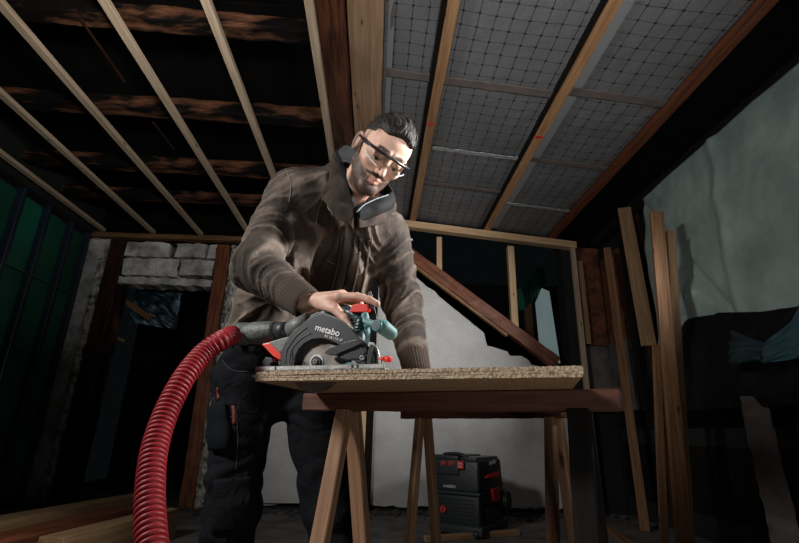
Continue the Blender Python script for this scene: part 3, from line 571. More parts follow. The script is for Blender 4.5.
# ================================================================== BOARD, TRESTLES, SAW, HOSE, VACUUM
class Frame:
    """a local frame standing in the scene; at() finds the local point where a photo pixel's line of sight meets the plane y = yl"""
    def __init__(s, o, xdir):
        s.o = np.array([float(t) for t in o]); x = np.array([xdir[0], xdir[1], 0.0]); s.x = x / np.linalg.norm(x); s.z = np.array([0, 0, 1.0]); s.y = np.cross(s.z, s.x)
        s.M = Matrix([[s.x[i], s.y[i], s.z[i], s.o[i]] for i in range(3)] + [[0, 0, 0, 1]])
    def at(s, px, py, yl):
        d = ray(px, py); o = np.array([0, 0, HC]) - s.o; t = (yl - o @ s.y) / (d @ s.y); p = o + d * t; return np.array([p @ s.x, yl, p @ s.z])
    def w(s, p): return s.o + s.x * p[0] + s.y * p[1] + s.z * p[2]
ZB = 0.858; BT = 0.022
B0 = np.array([-0.284, 1.16, ZB]); B1 = np.array([0.394, 0.894, ZB]); bv = np.array([0.31, 0.95, 0]); bv /= np.linalg.norm(bv); bu = (B1 - B0); BL = np.linalg.norm(bu[:2]); bu /= BL
bm = bmesh.new(); prof = [(0, 0), (-.001, .0075), (-.009, .0085), (-.009, .0145), (0, .0155), (0.001, .022)] ; n = 150; rnd = random.Random(3)
top = [(BL * k / n, .022 + rnd.uniform(-.0012, .0006)) for k in range(1, n)]; bot = [(BL * k / n, rnd.uniform(-.0004, .0006)) for k in range(n - 1, 0, -1)]
end = [(BL + .000, .0215), (BL + .003, .018), (BL + .001, .012), (BL + .002, .005), (BL - .001, 0.0)]
loop = prof + top + end + bot; m_ = len(loop); rows = []
for r, dv in enumerate([0, .02, .4, 1.15]):
    rows.append([bm.verts.new(V(B0 + bu * p[0] + bv * (dv + (rnd.uniform(-.0008, .0008) if r == 0 else 0)) + np.array([0, 0, p[1]]))) for p in loop])
mid = [bm.verts.new(V(B0 + bu * p[0] + bv * rnd.uniform(-.001, .001) + np.array([0, 0, .011 + (p[1] - .011) * .3]))) for p in loop]
for r in range(3):
    for k in range(m_):
        f = bm.faces.new((rows[r][k], rows[r][(k + 1) % m_], rows[r + 1][(k + 1) % m_], rows[r + 1][k]))
for k in range(m_): bm.faces.new((rows[0][k], mid[k], mid[(k + 1) % m_], rows[0][(k + 1) % m_]))
bm.faces.new(list(reversed(mid))); bm.faces.new(rows[-1])
bmesh.ops.recalc_face_normals(bm, faces=bm.faces)
for f in bm.faces: f.material_index = 0 if abs(f.normal.z) > .8 else 1
board = mesh_obj('chipboard_panel', bm, [M['chip_face'], M['chip_edge']]); tag(board, 'chipboard sheet with rough speckled edge being sawn on the trestles', 'board')
# ---- trestles
def trestle(L, R, rh, rw, legs, lw, label, mr, ml, splay=.2, brace=True):
    L = np.array(L, float); R = np.array(R, float); ln = np.linalg.norm(R - L); u = (R - L) / ln; v = np.array([-u[1], u[0], 0]); c = (L + R) / 2
    t = thing('trestle', (c[0], c[1], 0), label, 'trestle', 'trestles under the chipboard', math.atan2(u[1], u[0])); zc = L[2] - rh / 2
    plank('top_rail', L - [0, 0, rh / 2], R - [0, 0, rh / 2], rw, rh, mr, t, rough=.001, bev=.003); feet = []
    for (s, mm, wd) in legs:
        fs = []
        for sg in (-1, 1):
            a = L + u * s * 1.0 + v * sg * .022 - [0, 0, rh * .95]; b = a + v * sg * splay; b[2] = 0.003; a2 = a + (a - b) / np.linalg.norm(a - b) * .0
            plank('leg', a2, b, wd, .03, mm, t, hint=tuple(v), bev=.003); fs.append((a, b))
        feet.append(fs)
        q = .42; plank('cross_brace', fs[0][0] * (1 - q) + fs[0][1] * q + u * .02, fs[1][0] * (1 - q) + fs[1][1] * q + u * .02, .05, .018, ml, t, hint=tuple(u), bev=.002) if brace else None
    return t
trestle((-.205, 1.533, ZB - .001), (.571, 1.10, ZB - .001), .050, .06, [(.15, M['trestle'], .046), (.795, M['black_wood'], .050)], .05, 'nearer wooden trestle with red-brown top rail under the chipboard', M['trestle_dark'], M['trestle'], brace=False)
trestle((.131, 2.12, ZB - .001), (.617, 1.563, ZB - .001), .050, .05, [(.115, M['trestle'], .034), (.70, M['trestle'], .034)], .04, 'farther wooden trestle behind the first, black vacuum beyond it', M['trestle_dark'], M['trestle_dark'], splay=.095, brace=False)
# ---- circular saw
so = B0 + bv * .012 + bu * .008; so[2] = ZB + BT + .0006; SF = Frame(so, bu)
saw = thing('circular_saw', so, 'teal and black cordless circular saw with a dark blade guard, cutting the chipboard', 'circular saw', rot=math.atan2(SF.x[1], SF.x[0]))
def sp(name, pts, y0, y1, m, parent=None, bev=.002, label=None, smooth=False):
    """plate: outline given in photo pixels on the plane y0 of the saw, extruded to y1"""
    b = bmesh.new(); q = [SF.at(px, py, y0) for px, py in pts]; prism(b, [(p[0], p[2]) for p in q], 'Y', y0, y1)
    if bev: bmesh.ops.bevel(b, geom=[e for e in b.edges], offset=bev, segments=2, profile=.6, affect='EDGES', clamp_overlap=True)
    bmesh.ops.triangulate(b, faces=[f for f in b.faces if len(f.verts) > 4])
    o = mesh_obj(name, b, m, parent or saw, SF.M); 
    if label: o['label'] = label
    return o
def sc(name, A, B, r1, r2, m, parent=None, n=28, bev=0.0, label=None):
    b = bmesh.new(); cyl(b, A, B, r1, r2, n)
    if bev: bmesh.ops.bevel(b, geom=[e for e in b.edges if len(e.link_faces) == 2 and e.calc_face_angle() > .6], offset=bev, segments=2, affect='EDGES')
    o = mesh_obj(name, b, m, parent or saw, SF.M); 
    for p in o.data.polygons: p.use_smooth = len(p.vertices) == 4
    if label: o['label'] = label
    return o
e0 = SF.at(254, 376, 0)[0]; e1 = SF.at(384, 374, 0)[0]
b = bmesh.new(); bm_box(b, ((e0 + e1) / 2, .065, .003), (e1 - e0, .13, .006), bev=.0015); bm_box(b, ((e0 + e1) / 2, .003, .0065), (e1 - e0, .006, .013), bev=.0015)
base = mesh_obj('base_plate', b, M['alu'], saw, SF.M)
for px in (275, 352, 357): 
    p = SF.at(px, 372, 0); b = bmesh.new(); bm_box(b, (p[0], -.0006, .009), (.004 if px != 275 else .002, .002, .006)); mesh_obj('slot_mark', b, M['blackplastic'], base, SF.M)
outer = [(280, 367), (280.5, 352), (285, 342), (293, 331.5), (304, 322), (314, 315), (321, 313.5), (338, 319.5), (350, 328), (357, 336), (364, 343), (367, 351), (365, 361), (356, 363), (350, 356), (345, 351)]
inner = [(339, 343.5), (330, 339), (321, 337), (312, 338), (304, 342), (298, 348), (294.5, 355), (294, 367)]
guard = sp('blade_guard', outer + inner, .014, .050, M['guardplastic'], bev=.0018)
# raised rim along the outside of the guard and a pale edge behind it
def arc(pts, yl, n=40): return spline([SF.at(px, py, yl) for px, py in pts], n)
o = mesh_obj('guard_rim', tube(arc(outer[:10], .050), .0035, 8), M['greyplastic'], guard, SF.M, True); o['label'] = 'lighter grey rim'
o = mesh_obj('guard_rib', tube(arc([(285, 363), (286, 352), (290, 344), (297, 335), (307, 327)], .013), .0012, 6), M['greyplastic'], guard, SF.M, True)
mesh_obj('guard_rib', tube(arc([(289, 366), (290, 354), (294, 346), (301, 338.5), (311, 333)], .013), .0010, 6), M['greyplastic'], guard, SF.M, True)
def textM(fr, px, py, yl, ang):
    p = fr.at(px, py, yl); a = math.radians(ang); c_, s_ = math.cos(a), math.sin(a)
    return fr.M @ Matrix.Translation(V(p)) @ Matrix(((c_, -s_, 0, 0), (0, 0, -1, 0), (s_, c_, 0, 0), (0, 0, 0, 1)))
text_obj('metabo', .0225, M['white'], guard, textM(SF, 327.5, 330.5, .0128, -16), bold=.0003, depth=.0004)
text_obj('KS 18 LTX 57', .0085, M['white'], guard, textM(SF, 333.5, 338.2, .0128, -16), depth=.0003)
# inner dark cavity, blade, flange, bolt
sp('inner_guard', [(296, 366), (297, 350), (305, 341), (318, 338), (332, 341), (343, 348), (350, 358), (352, 367)], .040, .052, M['blackplastic'], bev=.001)
bc = SF.at(317, 362, .030); b = bmesh.new(); nt = 30; R_ = .074; pts = []
for k in range(nt):
    a = 2 * math.pi * k / nt
    pts += [(bc[0] + math.cos(a) * R_ * .955, bc[2] + math.sin(a) * R_ * .955), (bc[0] + math.cos(a + .05) * R_, bc[2] + math.sin(a + .05) * R_), (bc[0] + math.cos(a + .10) * R_ * .99, bc[2] + math.sin(a + .10) * R_ * .99)]
prism(b, pts, 'Y', .029, .031); blade = mesh_obj('saw_blade', b, M['steel'], saw, SF.M)
sc('flange', bc + [0, -.003, 0], bc + [0, .003, 0], .019, .019, M['alu'], blade, bev=.001); sc('flange', bc + [0, -.007, 0], bc + [0, 0, 0], .0125, .0125, M['guardplastic'], blade)
sc('bolt', bc + [0, -.011, 0], bc + [0, 0, 0], .0065, .0065, M['steel'], blade, n=6); sc('bolt_socket', bc + [0, -.0116, 0], bc + [0, -.010, 0], .0032, .0032, M['blackplastic'], blade, n=6)
sp('lower_guard', [(333, 368), (327, 352), (335, 341), (344, 347), (348, 357), (349, 368)], .033, .036, mat('dusty_guard', (.33, .33, .30), .5, .4, col2=(.2, .2, .18), scale=30), bev=.0005, label='dusty pale lower guard')
lev = sp('lever', [(324, 352.5), (328, 348), (334, 347.5), (345, 342), (357, 339), (362, 343), (352, 347.5), (341, 351), (336, 355), (329, 355)], .006, .016, M['blackplastic'], bev=.0015)
sp('lever', [(334, 350), (338, 357), (346, 360), (360, 359), (366, 352), (360, 345), (345, 347)], .012, .030, M['blackplastic'], bev=.002)
sp('teal_foot', [(343, 370), (344, 364), (350, 362), (355, 364), (355, 370)], .010, .04, M['teal_light'], bev=.001, label='small dusty teal foot')
# upright quadrant with its slot, screw, red knob
quad = sp('depth_quadrant', [(364, 370), (365, 355), (369, 342), (374, 342.5), (378, 350), (381, 361), (382, 371)], .026, .032, M['alu'], bev=.001)
sp('quadrant_slot', [(371, 346), (374, 347), (377, 355), (378.5, 366), (375.5, 366), (374, 356)], .0252, .0262, M['blackplastic'], quad, bev=0)
sp('quadrant_post', [(366.5, 370), (367, 356), (370, 344), (373, 345), (371, 357), (370, 370)], .016, .026, M['blackplastic'], bev=.001)
p = SF.at(361.5, 357.5, .01); sc('screw', p, p + [0, .02, 0], .0058, .0058, M['alu'], bev=.001); sc('screw_socket', p + [0, -.0006, 0], p + [0, .004, 0], .003, .003, M['blackplastic'], n=6)
p = SF.at(379, 359, .03); q = SF.at(385, 359, .03); r = SF.at(391.5, 359.5, .03); sc('knob_stem', p, q, .0045, .0045, M['redplastic']); sc('depth_knob', q, r, .0075, .0065, M['redplastic'], bev=.001, label='red locking knob')
# motor housing and rear handle as one smooth casting
A_ = lambda px, py, y: SF.at(px, py, y)
hp = [A_(278, 347, .085), A_(292, 336, .088), A_(308, 324, .090), A_(326, 315, .090), A_(345, 312, .088), A_(357, 316, .082), A_(362, 330, .08), A_(360, 350, .08)]
def f_house(p):
    d = rcone(p, hp[0], hp[1], .014, .015)
    for i in range(1, 7): d = smin(d, rcone(p, hp[i], hp[i + 1], [.015, .015, .0155, .0165, .018, .02, .024][i - 1], [.015, .0155, .0165, .018, .02, .024, .026][i - 1]), .01)
    d = smin(d, rcone(p, A_(340, 345, .07), A_(340, 345, .13), .038, .034), .012); d = smin(d, rcone(p, A_(361, 322, .06), A_(358, 342, .055), .014, .020), .01)
    return d
v, q = sdf_arrays(f_house, hp[0] + [-.03, -.08, -.06], A_(372, 305, .09) + [.06, .08, .03], .0022)
mesh_obj('motor_housing', arr_mesh('motor_housing', v, q), M['teal_dark'], saw, SF.M)
for i in range(5):
    a = A_(354 + i * .6, 318 + i * 4, .036); b = bmesh.new(); bm_box(b, a, (.022, .004, .0022), bev=.0006); mesh_obj('vent_slot', b, M['blackplastic'], saw, SF.M)
sp('housing_stripe', [(345, 327), (349, 322), (356, 331), (361, 342), (357, 341)], .048, .056, mat('cream_strip', (.45, .42, .32), .6), bev=.001, label='pale cream edge strip')
# front grip
g0 = A_(379.5, 326.5, .028); g1 = A_(390.5, 333, .052)
def f_grip(p): return smin(smin(rcone(p, g0 + [.006, .008, 0], g1, .0180, .0165), rcone(p, A_(364, 322, .060), A_(374, 324, .045), .0085, .0085), .008), rcone(p, A_(365, 316, .06), A_(366, 332, .06), .010, .010), .006)
v, q = sdf_arrays(f_grip, A_(355, 345, .03) - [.02, .03, .02], A_(402, 305, .06) + [.03, .06, .02], .0018); grip = mesh_obj('front_grip', arr_mesh('front_grip', v, q), M['teal_light'], saw, SF.M); grip['label'] = 'dusty teal round front grip'
ax = (g1 - g0) / np.linalg.norm(g1 - g0); fd = np.array([-.35, -.93, .1]); fd /= np.linalg.norm(fd); sc('grip_cap', g0 + fd * .006, g0 + fd * .0125, .0155, .0140, M['teal'], grip, bev=.001); sc('grip_cap', g0 + fd * .009, g0 + fd * .0135, .0110, .0105, M['teal_dark'], grip)
sp('lock_button', [(350, 312), (351, 305), (358, 303.5), (367, 304), (368.5, 309), (366, 312)], .055, .085, M['redplastic'], bev=.002, label='red lock button')
sp('blade_stop', [(367, 318), (368, 292), (371, 291), (374, 306), (377, 320)], .075, .080, M['blackplastic'], bev=.0008)
# battery
bat = sp('battery', [(261, 344), (270, 342), (289, 345), (286, 358), (279, 360), (273, 356)], .035, .11, M['redplastic'], bev=.003, label='red battery pack')
sp('battery_case', [(268, 342), (289, 336), (287, 347), (279.5, 353)], .031, .115, M['greyplastic'], bat, bev=.003)
# front-left clamp
sp('rail_clamp', [(263, 370), (262.5, 361), (266, 357), (271.5, 358), (273, 362), (269.5, 363), (269, 366), (284, 366.5), (284, 370)], .008, .030, M['blackplastic'], bev=.001)
mesh_obj('clamp_rod', tube(arc([(292, 352), (292.5, 361), (288, 367), (276, 368.5)], .006, 20), .0022, 8), M['blackplastic'], saw, SF.M, True)
# dust port, collar
yp = .052
sc('dust_port', A_(310, 322, yp), A_(287, 331, yp), .026, .0205, M['greyplastic'], bev=.002); sc('port_ring', A_(289, 330.5, yp), A_(277, 331.3, yp), .0225, .0235, M['blackplastic'], bev=.002)
# ---- hose with its grey cuff
hs = [A_(235, 334.2, yp), A_(252, 332.7, yp), A_(277, 331.2, yp)]
hw = [SF.w(h) for h in hs]
hose = thing('dust_hose', hw[0], 'red corrugated dust hose curving down from the saw at the left', 'hose')
bmh = bmesh.new()
prf = [(0, .0285), (.06, .0295), (.12, .0295), (.30, .0290), (.33, .0262), (.40, .0262), (.44, .0285), (.80, .0280), (.9, .0262), (1, .0255)]
hd = hw[2] - hw[0]; path = [hw[0] + hd * t for t, r in prf]
mesh_obj('hose_cuff', tube(path, [r for t, r in prf], 28), M['rubber'], hose, None, True)['label'] = 'grey rubber cuff'
back = hw[0] + hd * .06
hp2 = [back, hw[0], PY(224, 339, 1.150), PY(204, 353, 1.115), PY(184, 378, 1.06), PY(166, 413, 1.01), PY(154, 452, .955), PY(150, 497, .90), PY(152, 545, .85), PY(157, 600, .80), PY(168, 700, .73), PY(190, 860, .66)]
sp_ = spline(hp2, 2600); L_ = np.r_[0, np.cumsum(np.linalg.norm(np.diff(sp_, axis=0), axis=1))]
print('hose length', L_[-1], 'end z', sp_[-1][2])
nn = int(L_[-1] / .0016); q = np.linspace(0, L_[-1], nn); hpth = np.stack([np.interp(q, L_, sp_[:, k]) for k in range(3)], 1)
pitch = .0108; ph = (q / pitch) % 1; rad = .0178 + .0066 * np.clip(np.sin(ph * np.pi) ** 0.6 * 1.6 - .45, 0, 1)
mesh_obj('hose_tube', tube(hpth, list(rad), 24), M['hose'], hose, None, True)
# ---- vacuum cleaner
vc = PZ(481, 540, 0.0); vo = vc; a_ = math.radians(-34); VF = Frame((vo[0], vo[1], 0), (math.cos(a_), math.sin(a_)))   # near corner = origin; front face runs to -x, side face along +y
vac = thing('vacuum_cleaner', (vo[0], vo[1] + .2, 0), 'black workshop vacuum cleaner with red switches by the white wall', 'vacuum cleaner')
VFm = VF.M
M['vac'] = mat('vacuum_plastic', (.009, .011, .013), .45, bump=.2, bscale=60); M['vac2'] = mat('vacuum_lid', (.016, .021, .024), .42); M['vacred'] = mat('vacuum_red', (.55, .02, .025), .45); M['vacgrey'] = mat('vacuum_print', (.32, .34, .34), .6)
Wd, Dp = .43, .56
def vb(name, x0, x1, y0, y1, z0, z1, m, parent=vac, bev=.02, seg=3, taper=0.0, label=None, shear=0.0):
    b = bmesh.new(); bm_box(b, ((x0 + x1) / 2, (y0 + y1) / 2, (z0 + z1) / 2), (x1 - x0, y1 - y0, z1 - z0))
    for v in b.verts:
        if v.co.z > (z0 + z1) / 2: v.co.x += (-(v.co.x - (x0 + x1) / 2)) * taper; v.co.y += (-(v.co.y - (y0 + y1) / 2)) * taper + shear
    bmesh.ops.bevel(b, geom=b.edges[:], offset=bev, segments=seg, profile=.6, affect='EDGES'); o = mesh_obj(name, b, m, parent, VFm, True)
    try: o.data.set_sharp_from_angle(angle=.6)
    except Exception: pass
    if label: o['label'] = label
    return o
tank = vb('tank', -Wd, 0, 0, Dp, .05, .30, M['vac'], bev=.03); vb('chassis', -Wd - .01, .02, -.012, Dp + .03, .015, .085, M['vac2'], bev=.02)
vb('seam_band', -Wd - .006, .006, -.006, Dp + .006, .295, .320, M['vac2'], bev=.006); head = vb('motor_head', -Wd, 0, 0.0, Dp, .31, .56, M['vac'], bev=.035, taper=.06)
vb('control_panel', -Wd + .02, -.17, -.010, .02, .44, .55, M['vac2'], bev=.008); vb('lid', -Wd + .01, -.19, .02, Dp - .03, .545, .585, M['vac2'], bev=.015); vb('lid', -.17, -.03, .02, Dp - .03, .54, .575, M['vac2'], bev=.015)
hb = spline([(-.33, .05, .57), (-.32, .05, .590), (-.25, .05, .597), (-.18, .05, .595), (-.12, .05, .57)], 24); mesh_obj('carry_handle', tube(hb, .013, 10), M['vac'], vac, VFm, True)
for i in range(7):
    z = .10 + i * .026; vb('rib', -Wd + .04, -.05, -.006, .01, z, z + .008, M['vac2'], bev=.002, seg=1)
for (px, py, r_) in ((443, 463, .019), (451, 463, .019), (443, 509, .024)):
    p = VF.at(px, py, -.016); b = bmesh.new(); cyl(b, p + [0, -.006, 0], p + [0, .02, 0], r_, r_, 24); k = mesh_obj('switch_dial', b, M['vacred'], vac, VFm); k['label'] = 'red round dial'
    b = bmesh.new(); bm_box(b, p + [0, -.008, 0], (.007, .008, r_ * 1.5), bev=.001); mesh_obj('dial_grip', b, M['vac'], k, VFm)
p = VF.at(460.5, 465, -.016); b = bmesh.new(); bm_box(b, p, (.052, .012, .058), bev=.003); k = mesh_obj('socket_cover', b, M['vacred'], vac, VFm); k['label'] = 'red square socket cover'
for dz in (-.012, .010):
    b = bmesh.new(); bm_box(b, p + [0, -.007, dz], (.036, .002, .008)); mesh_obj('cover_print', b, M['vacgrey'], k, VFm)
text_obj('metabo', .036, M['vacgrey'], vac, textM(VF, 449.5, 486, -.003, 0), bold=.001)
# side face: a second frame looking at +x
SFm = Frame(VF.w((0, 0, 0)), VF.y)
def sideM(px, py, yl, ang): return textM(SFm, px, py, yl, ang)
def side_plate(name, pts, m, y0=-.012, y1=.01, label=None, parent=vac):
    b = bmesh.new(); q = [SFm.at(px, py, y0) for px, py in pts]; prism(b, [(p[0], p[2]) for p in q], 'Y', y0, y1); bmesh.ops.bevel(b, geom=b.edges[:], offset=.003, segments=1, affect='EDGES'); o = mesh_obj(name, b, m, parent, SFm.M)
    if label: o['label'] = label
    return o
text_obj('metabo', .052, M['vacgrey'], vac, sideM(492.5, 462, -.004, 4), bold=.0015)
side_plate('side_latch', [(486, 478), (489, 475), (500, 471.5), (501, 474), (499, 477)], M['vacred'], label='red slanted handle strip'); lt = side_plate('side_latch', [(492.5, 489), (499.5, 487), (501, 500), (494, 502)], M['vacred'], -.02, label='red square latch')
side_plate('accessory_holder', [(487, 509), (504, 504), (505, 515), (488, 520)], M['vac2'])
b = bmesh.new(); wc = SFm.at(505, 501, -.02); cyl(b, wc + [0, -.035, 0], wc + [0, .03, 0], .085, .085, 28); bmesh.ops.bevel(b, geom=[e for e in b.edges if e.calc_face_angle(0) > .8], offset=.012, segments=3, affect='EDGES'); mesh_obj('hose_inlet', b, M['vac'], vac, SFm.M)
for (x, y) in ((-.35, .0), (-.03, .0), (-.35, .38), (-.03, .38)):
    b = bmesh.new(); cyl(b, (x - .012, y, .0305), (x + .012, y, .0305), .03, .03, 18); mesh_obj('wheel', b, M['vac'], vac, VFm)
# ================================================================== THE PERSON
nrm = lambda v: np.asarray(v, float) / np.linalg.norm(v)
rs = PY(291, 192, 1.53); re = PY(256, 267, 1.40); rw = SF.w(SF.at(306, 303, .098))
ls = PY(388, 236, 1.62); le = PY(402, 300, 1.70); lw = PY(417, 383, 1.50); lw[2] = .915
nb = PY(346, 200, 1.49); cR = PY(305, 208, 1.54); cL = PY(362, 228, 1.61); wR = PY(256, 338, 1.72); wL = PY(318, 344, 1.76)
hR = PY(245, 385, 1.78); hL = PY(312, 390, 1.82)
print('arm', np.linalg.norm(rs - re), np.linalg.norm(re - rw), np.linalg.norm(ls - le), np.linalg.norm(le - lw), 'lw', lw, 'hips', hR, hL, 'sh', np.linalg.norm(rs - ls))
# head axes, from the photo: bowed forward and turned to the board
cw = lambda v: nrm(RM @ np.array(v, float))
Uh = cw((.545, .70, .33)); Lh = np.array(RM @ np.array((0.76, -.46, -.46))); Lh = nrm(Lh - Uh * (Lh @ Uh)); Fh = np.cross(Uh, Lh); HR = -Lh   # right, forward, up
HC_ = PY(382, 153, 1.32); HM = np.stack([HR, np.cross(Uh, HR), Uh], 1); HS = 1.04
print('head fwd', HM[:, 1], 'up', HM[:, 2], 'centre', HC_)
tl = lambda p: ((p - HC_) @ HM) / HS
hw_ = lambda q: HC_ + (HM @ (np.asarray(q, float) * HS))
def f_head_l(p):
    x = np.abs(p[..., 0]); q = np.stack([x, p[..., 1], p[..., 2]], -1)
    d = ell(q, (0, -.012, .030), (.075, .096, .088)); d = smin(d, ell(q, (0, .028, -.030), (.060, .062, .078)), .03)
    d = smin(d, ell(q, (0, .055, .045), (.056, .036, .045)), .025)                       # forehead
    d = smin(d, rcone(q, (.047, .00, -.062), (.016, .072, -.098), .020, .017), .025); d = smin(d, sphere(q, (0, .078, -.100), .018), .022)   # jaw, chin
    d = smin(d, ell(q, (.042, .062, -.022), (.022, .020, .018)), .018)                    # cheekbone
    d = smin(d, rcone(q, (.010, .090, .026), (.040, .078, .024), .0085, .0075), .012)      # brow ridge
    d = -smin(-d, sphere(q, (.031, .102, .006), .0165), .012)                                # eye socket
    d = smin(d, sphere(q, (.031, .0765, .0085), .0150), .004)                                # lids over the eyeball
    d = smin(d, rcone(q, (0, .092, .012), (0, .113, -.030), .0070, .0095), .010); d = smin(d, sphere(q, (.0115, .098, -.034), .0075), .006)  # nose
    d = -smin(-d, sphere(q, (.0075, .104, -.0425), .0032), .003)
    d = smin(d, rcone(q, (0, .092, -.058), (.020, .082, -.062), .0065, .004), .006); d = smin(d, rcone(q, (0, .090, -.071), (.017, .082, -.068), .0070, .004), .006)
    d = -smin(-d, rcone(q, (0, .0995, -.0645), (.022, .086, -.065), .0016, .0012), .004)
    # ear
    e = q - np.array([.078, -.008, -.008]); er = np.stack([e[..., 0], e[..., 1] * .97 + e[..., 2] * .2, e[..., 2] * .97 - e[..., 1] * .2], -1)
    oval = np.sqrt((er[..., 1] / .62) ** 2 + er[..., 2] ** 2); rim = np.sqrt((oval - .026) ** 2 + (er[..., 0] - .006 - .25 * (-er[..., 1])) ** 2) - .0042
    inner_ = np.maximum(oval - .026, np.abs(er[..., 0] - .001 - .15 * (-er[..., 1])) - .003); d = smin(d, smin(rim, inner_, .006), .006); d = smin(d, sphere(er, (.004, .008, -.026), .0055), .006)
    return d
n0 = nb; n1 = hw_((0, -.035, -.055)); n2 = hw_((0, .02, -.075))
K = {k: SF.w(SF.at(*v)) for k, v in dict(W=(306, 303, .100), K1=(339, 296.5, .068), K2=(342, 295.5, .090), K3=(341, 298, .112), K4=(336, 302, .132),
     i1=(357, 296.5, .066), i2=(369, 299.6, .068), i3=(377, 303.8, .070), m1=(358, 300, .100), m2=(362, 309, .116), m3=(356, 316, .118), r1=(355, 303, .120), r2=(357, 312, .132), r3=(350, 318, .129),
     p1=(348, 307, .138), p2=(350, 315, .143), p3=(344, 319, .138), t0=(322, 304, .085), t1=(335, 309, .064), t2=(345, 318.5, .060), t3=(350.5, 328, .058)).items()}
def f_handR(p):
    d = rcone(p, rw, K['W'], .026, .026)
    for a, r in (('K1', .0145), ('K2', .015), ('K3', .0145), ('K4', .013)): d = smin(d, rcone(p, K['W'], K[a], .020, r), .014)
    for ch, r in ((('K1', 'i1', 'i2', 'i3'), .0098), (('K2', 'm1', 'm2', 'm3'), .0100), (('K3', 'r1', 'r2', 'r3'), .0095), (('K4', 'p1', 'p2', 'p3'), .0082)):
        f = rcone(p, K[ch[0]], K[ch[1]], r + .0022, r); f = smin(f, rcone(p, K[ch[1]], K[ch[2]], r + .0006, r - .0006), .003); f = smin(f, rcone(p, K[ch[2]], K[ch[3]], r, r - .0016), .003); d = smin(d, f, .007)
    f = rcone(p, K['t0'], K['t1'], .019, .0128); f = smin(f, rcone(p, K['t1'], K['t2'], .0128, .0108), .003); f = smin(f, rcone(p, K['t2'], K['t3'], .0112, .0088), .003); return smin(d, f, .010)
# left hand: flat on the board, fingers spread toward the saw side
zt = ZB + BT; hd_ = nrm([-.25, -.95, 0]); hs_ = np.array([hd_[1], -hd_[0], 0]) * -1; hb_ = np.array([lw[0], lw[1], zt + .024])
LK = [hb_ + hd_ * .085 + hs_ * s + [0, 0, -.006] for s in (.033, .011, -.011, -.031)]
def f_handL(p):
    d = rcone(p, lw + [0, .03, .02], hb_, .026, .024)
    for k in LK: d = smin(d, rcone(p, hb_, k, .018, .0135), .014)
    for k, (s, l, r) in enumerate(((.12, .072, .0088), (.03, .080, .0092), (-.05, .074, .0088), (-.16, .058, .0078))):
        u = nrm(hd_ + hs_ * s * 1.6); a = LK[k]; b = a + u * l * .45 + [0, 0, .003]; b[2] = zt + .015; c_ = a + u * l; c_[2] = zt + r - .0005
        d = smin(d, smin(rcone(p, a, b, r + .003, r + .0005), rcone(p, b, c_, r + .0005, r - .0008), .003), .007)
    u = nrm(hd_ + hs_ * 1.0); a = hb_ + hd_ * .02 + hs_ * .025 + [0, 0, -.005]; b = a + u * .045; b[2] = zt + .014; c_ = b + nrm(hd_ + hs_ * .5) * .038; c_[2] = zt + .0105
    return smin(d, smin(rcone(p, a, b, .016, .0115), rcone(p, b, c_, .0115, .009), .003), .010)
def f_body(p):
    near = np.linalg.norm(p - HC_, axis=-1); d = near * 0 + .5
    m = near < .28
    hl = near - .10
    if m.any(): hl[m] = f_head_l(tl(p[m])) * HS
    d = np.where(m, hl, near - .12)
    d = smin(d, smin(rcone(p, n0, n1, .048, .055), rcone(p, n0, n2, .050, .045), .02), .03)
    t = smin(rcone(p, cR, wR + [0.03, 0, 0], .080, .085), rcone(p, cL, wL, .080, .085), .04); t = smin(t, rcone(p, rs, nb + [0, 0, -.03], .05, .040), .03); t = smin(t, rcone(p, ls, nb + [0, 0, -.03], .05, .040), .03); t = smin(t, rcone(p, wR, hR, .08, .07), .03); t = smin(t, rcone(p, wL, hL, .08, .07), .03); d = smin(d, t, .04)
    for a, b, c_ in ((rs, re, rw), (ls, le, lw + [0, .03, .02])): d = smin(d, smin(rcone(p, a, b, .050, .040), rcone(p, b, c_, .040, .027), .02), .02)
    d = smin(d, f_handR(p), .012); return smin(d, f_handL(p), .012)
_fr = min(rs[2], 9)
lo = np.array([-.62, min(rw[1], lw[1]) - .30, .80]); hi = np.array([.30, 1.98, 1.80])
v, q = sdf_arrays(f_body, lo, hi, .0027)
# skin colours: stubble, brows, lips, cropped sides
L = tl(v); N0 = len(v); col = np.tile(np.array([.54, .335, .255]), (N0, 1)); ax_ = np.abs(L[:, 0]); nz = perlin(L * 55) * .5 + perlin(L * 170) * .5; inhead = np.linalg.norm(v - HC_, axis=1) < .19
sm_ = lambda a, b, x: np.clip((x - a) / (b - a), 0, 1) ** 2 * (3 - 2 * np.clip((x - a) / (b - a), 0, 1))
def blend(c, m): global col; col = col * (1 - m[:, None]) + np.array(c) * m[:, None]
blend((.42, .20, .145), sm_(.15, .6, perlin(v * 30)) * .5)
mask = (sm_(-.030, -.062, L[:, 2] - .35 * (.06 - L[:, 1])) * sm_(-.03, .01, L[:, 1]) * sm_(-.16, -.125, L[:, 2])) * inhead; mask = np.maximum(mask, (sm_(.050, .040, np.abs(L[:, 2] + .052) * 4 + ax_ * .9) * sm_(.06, .08, L[:, 1])) * inhead)
lip = (sm_(.020, .014, ax_) * sm_(.013, .008, np.abs(L[:, 2] + .065)) * (L[:, 1] > .08)) * inhead
blend((.030, .018, .014), np.clip(mask * (.95 + nz * .22) * (1 - lip), 0, .95)); blend((.33, .14, .115), lip * .6)
side = sm_(.030, .050, L[:, 2] - .45 * L[:, 1] + .02 * 0) * sm_(.060, .035, L[:, 1] - .2 * (L[:, 2])) * inhead; sb = (sm_(.012, .004, np.abs(L[:, 1] - .012)) * (L[:, 2] > -.055) * (L[:, 2] < .06) * (ax_ > .05)) * inhead
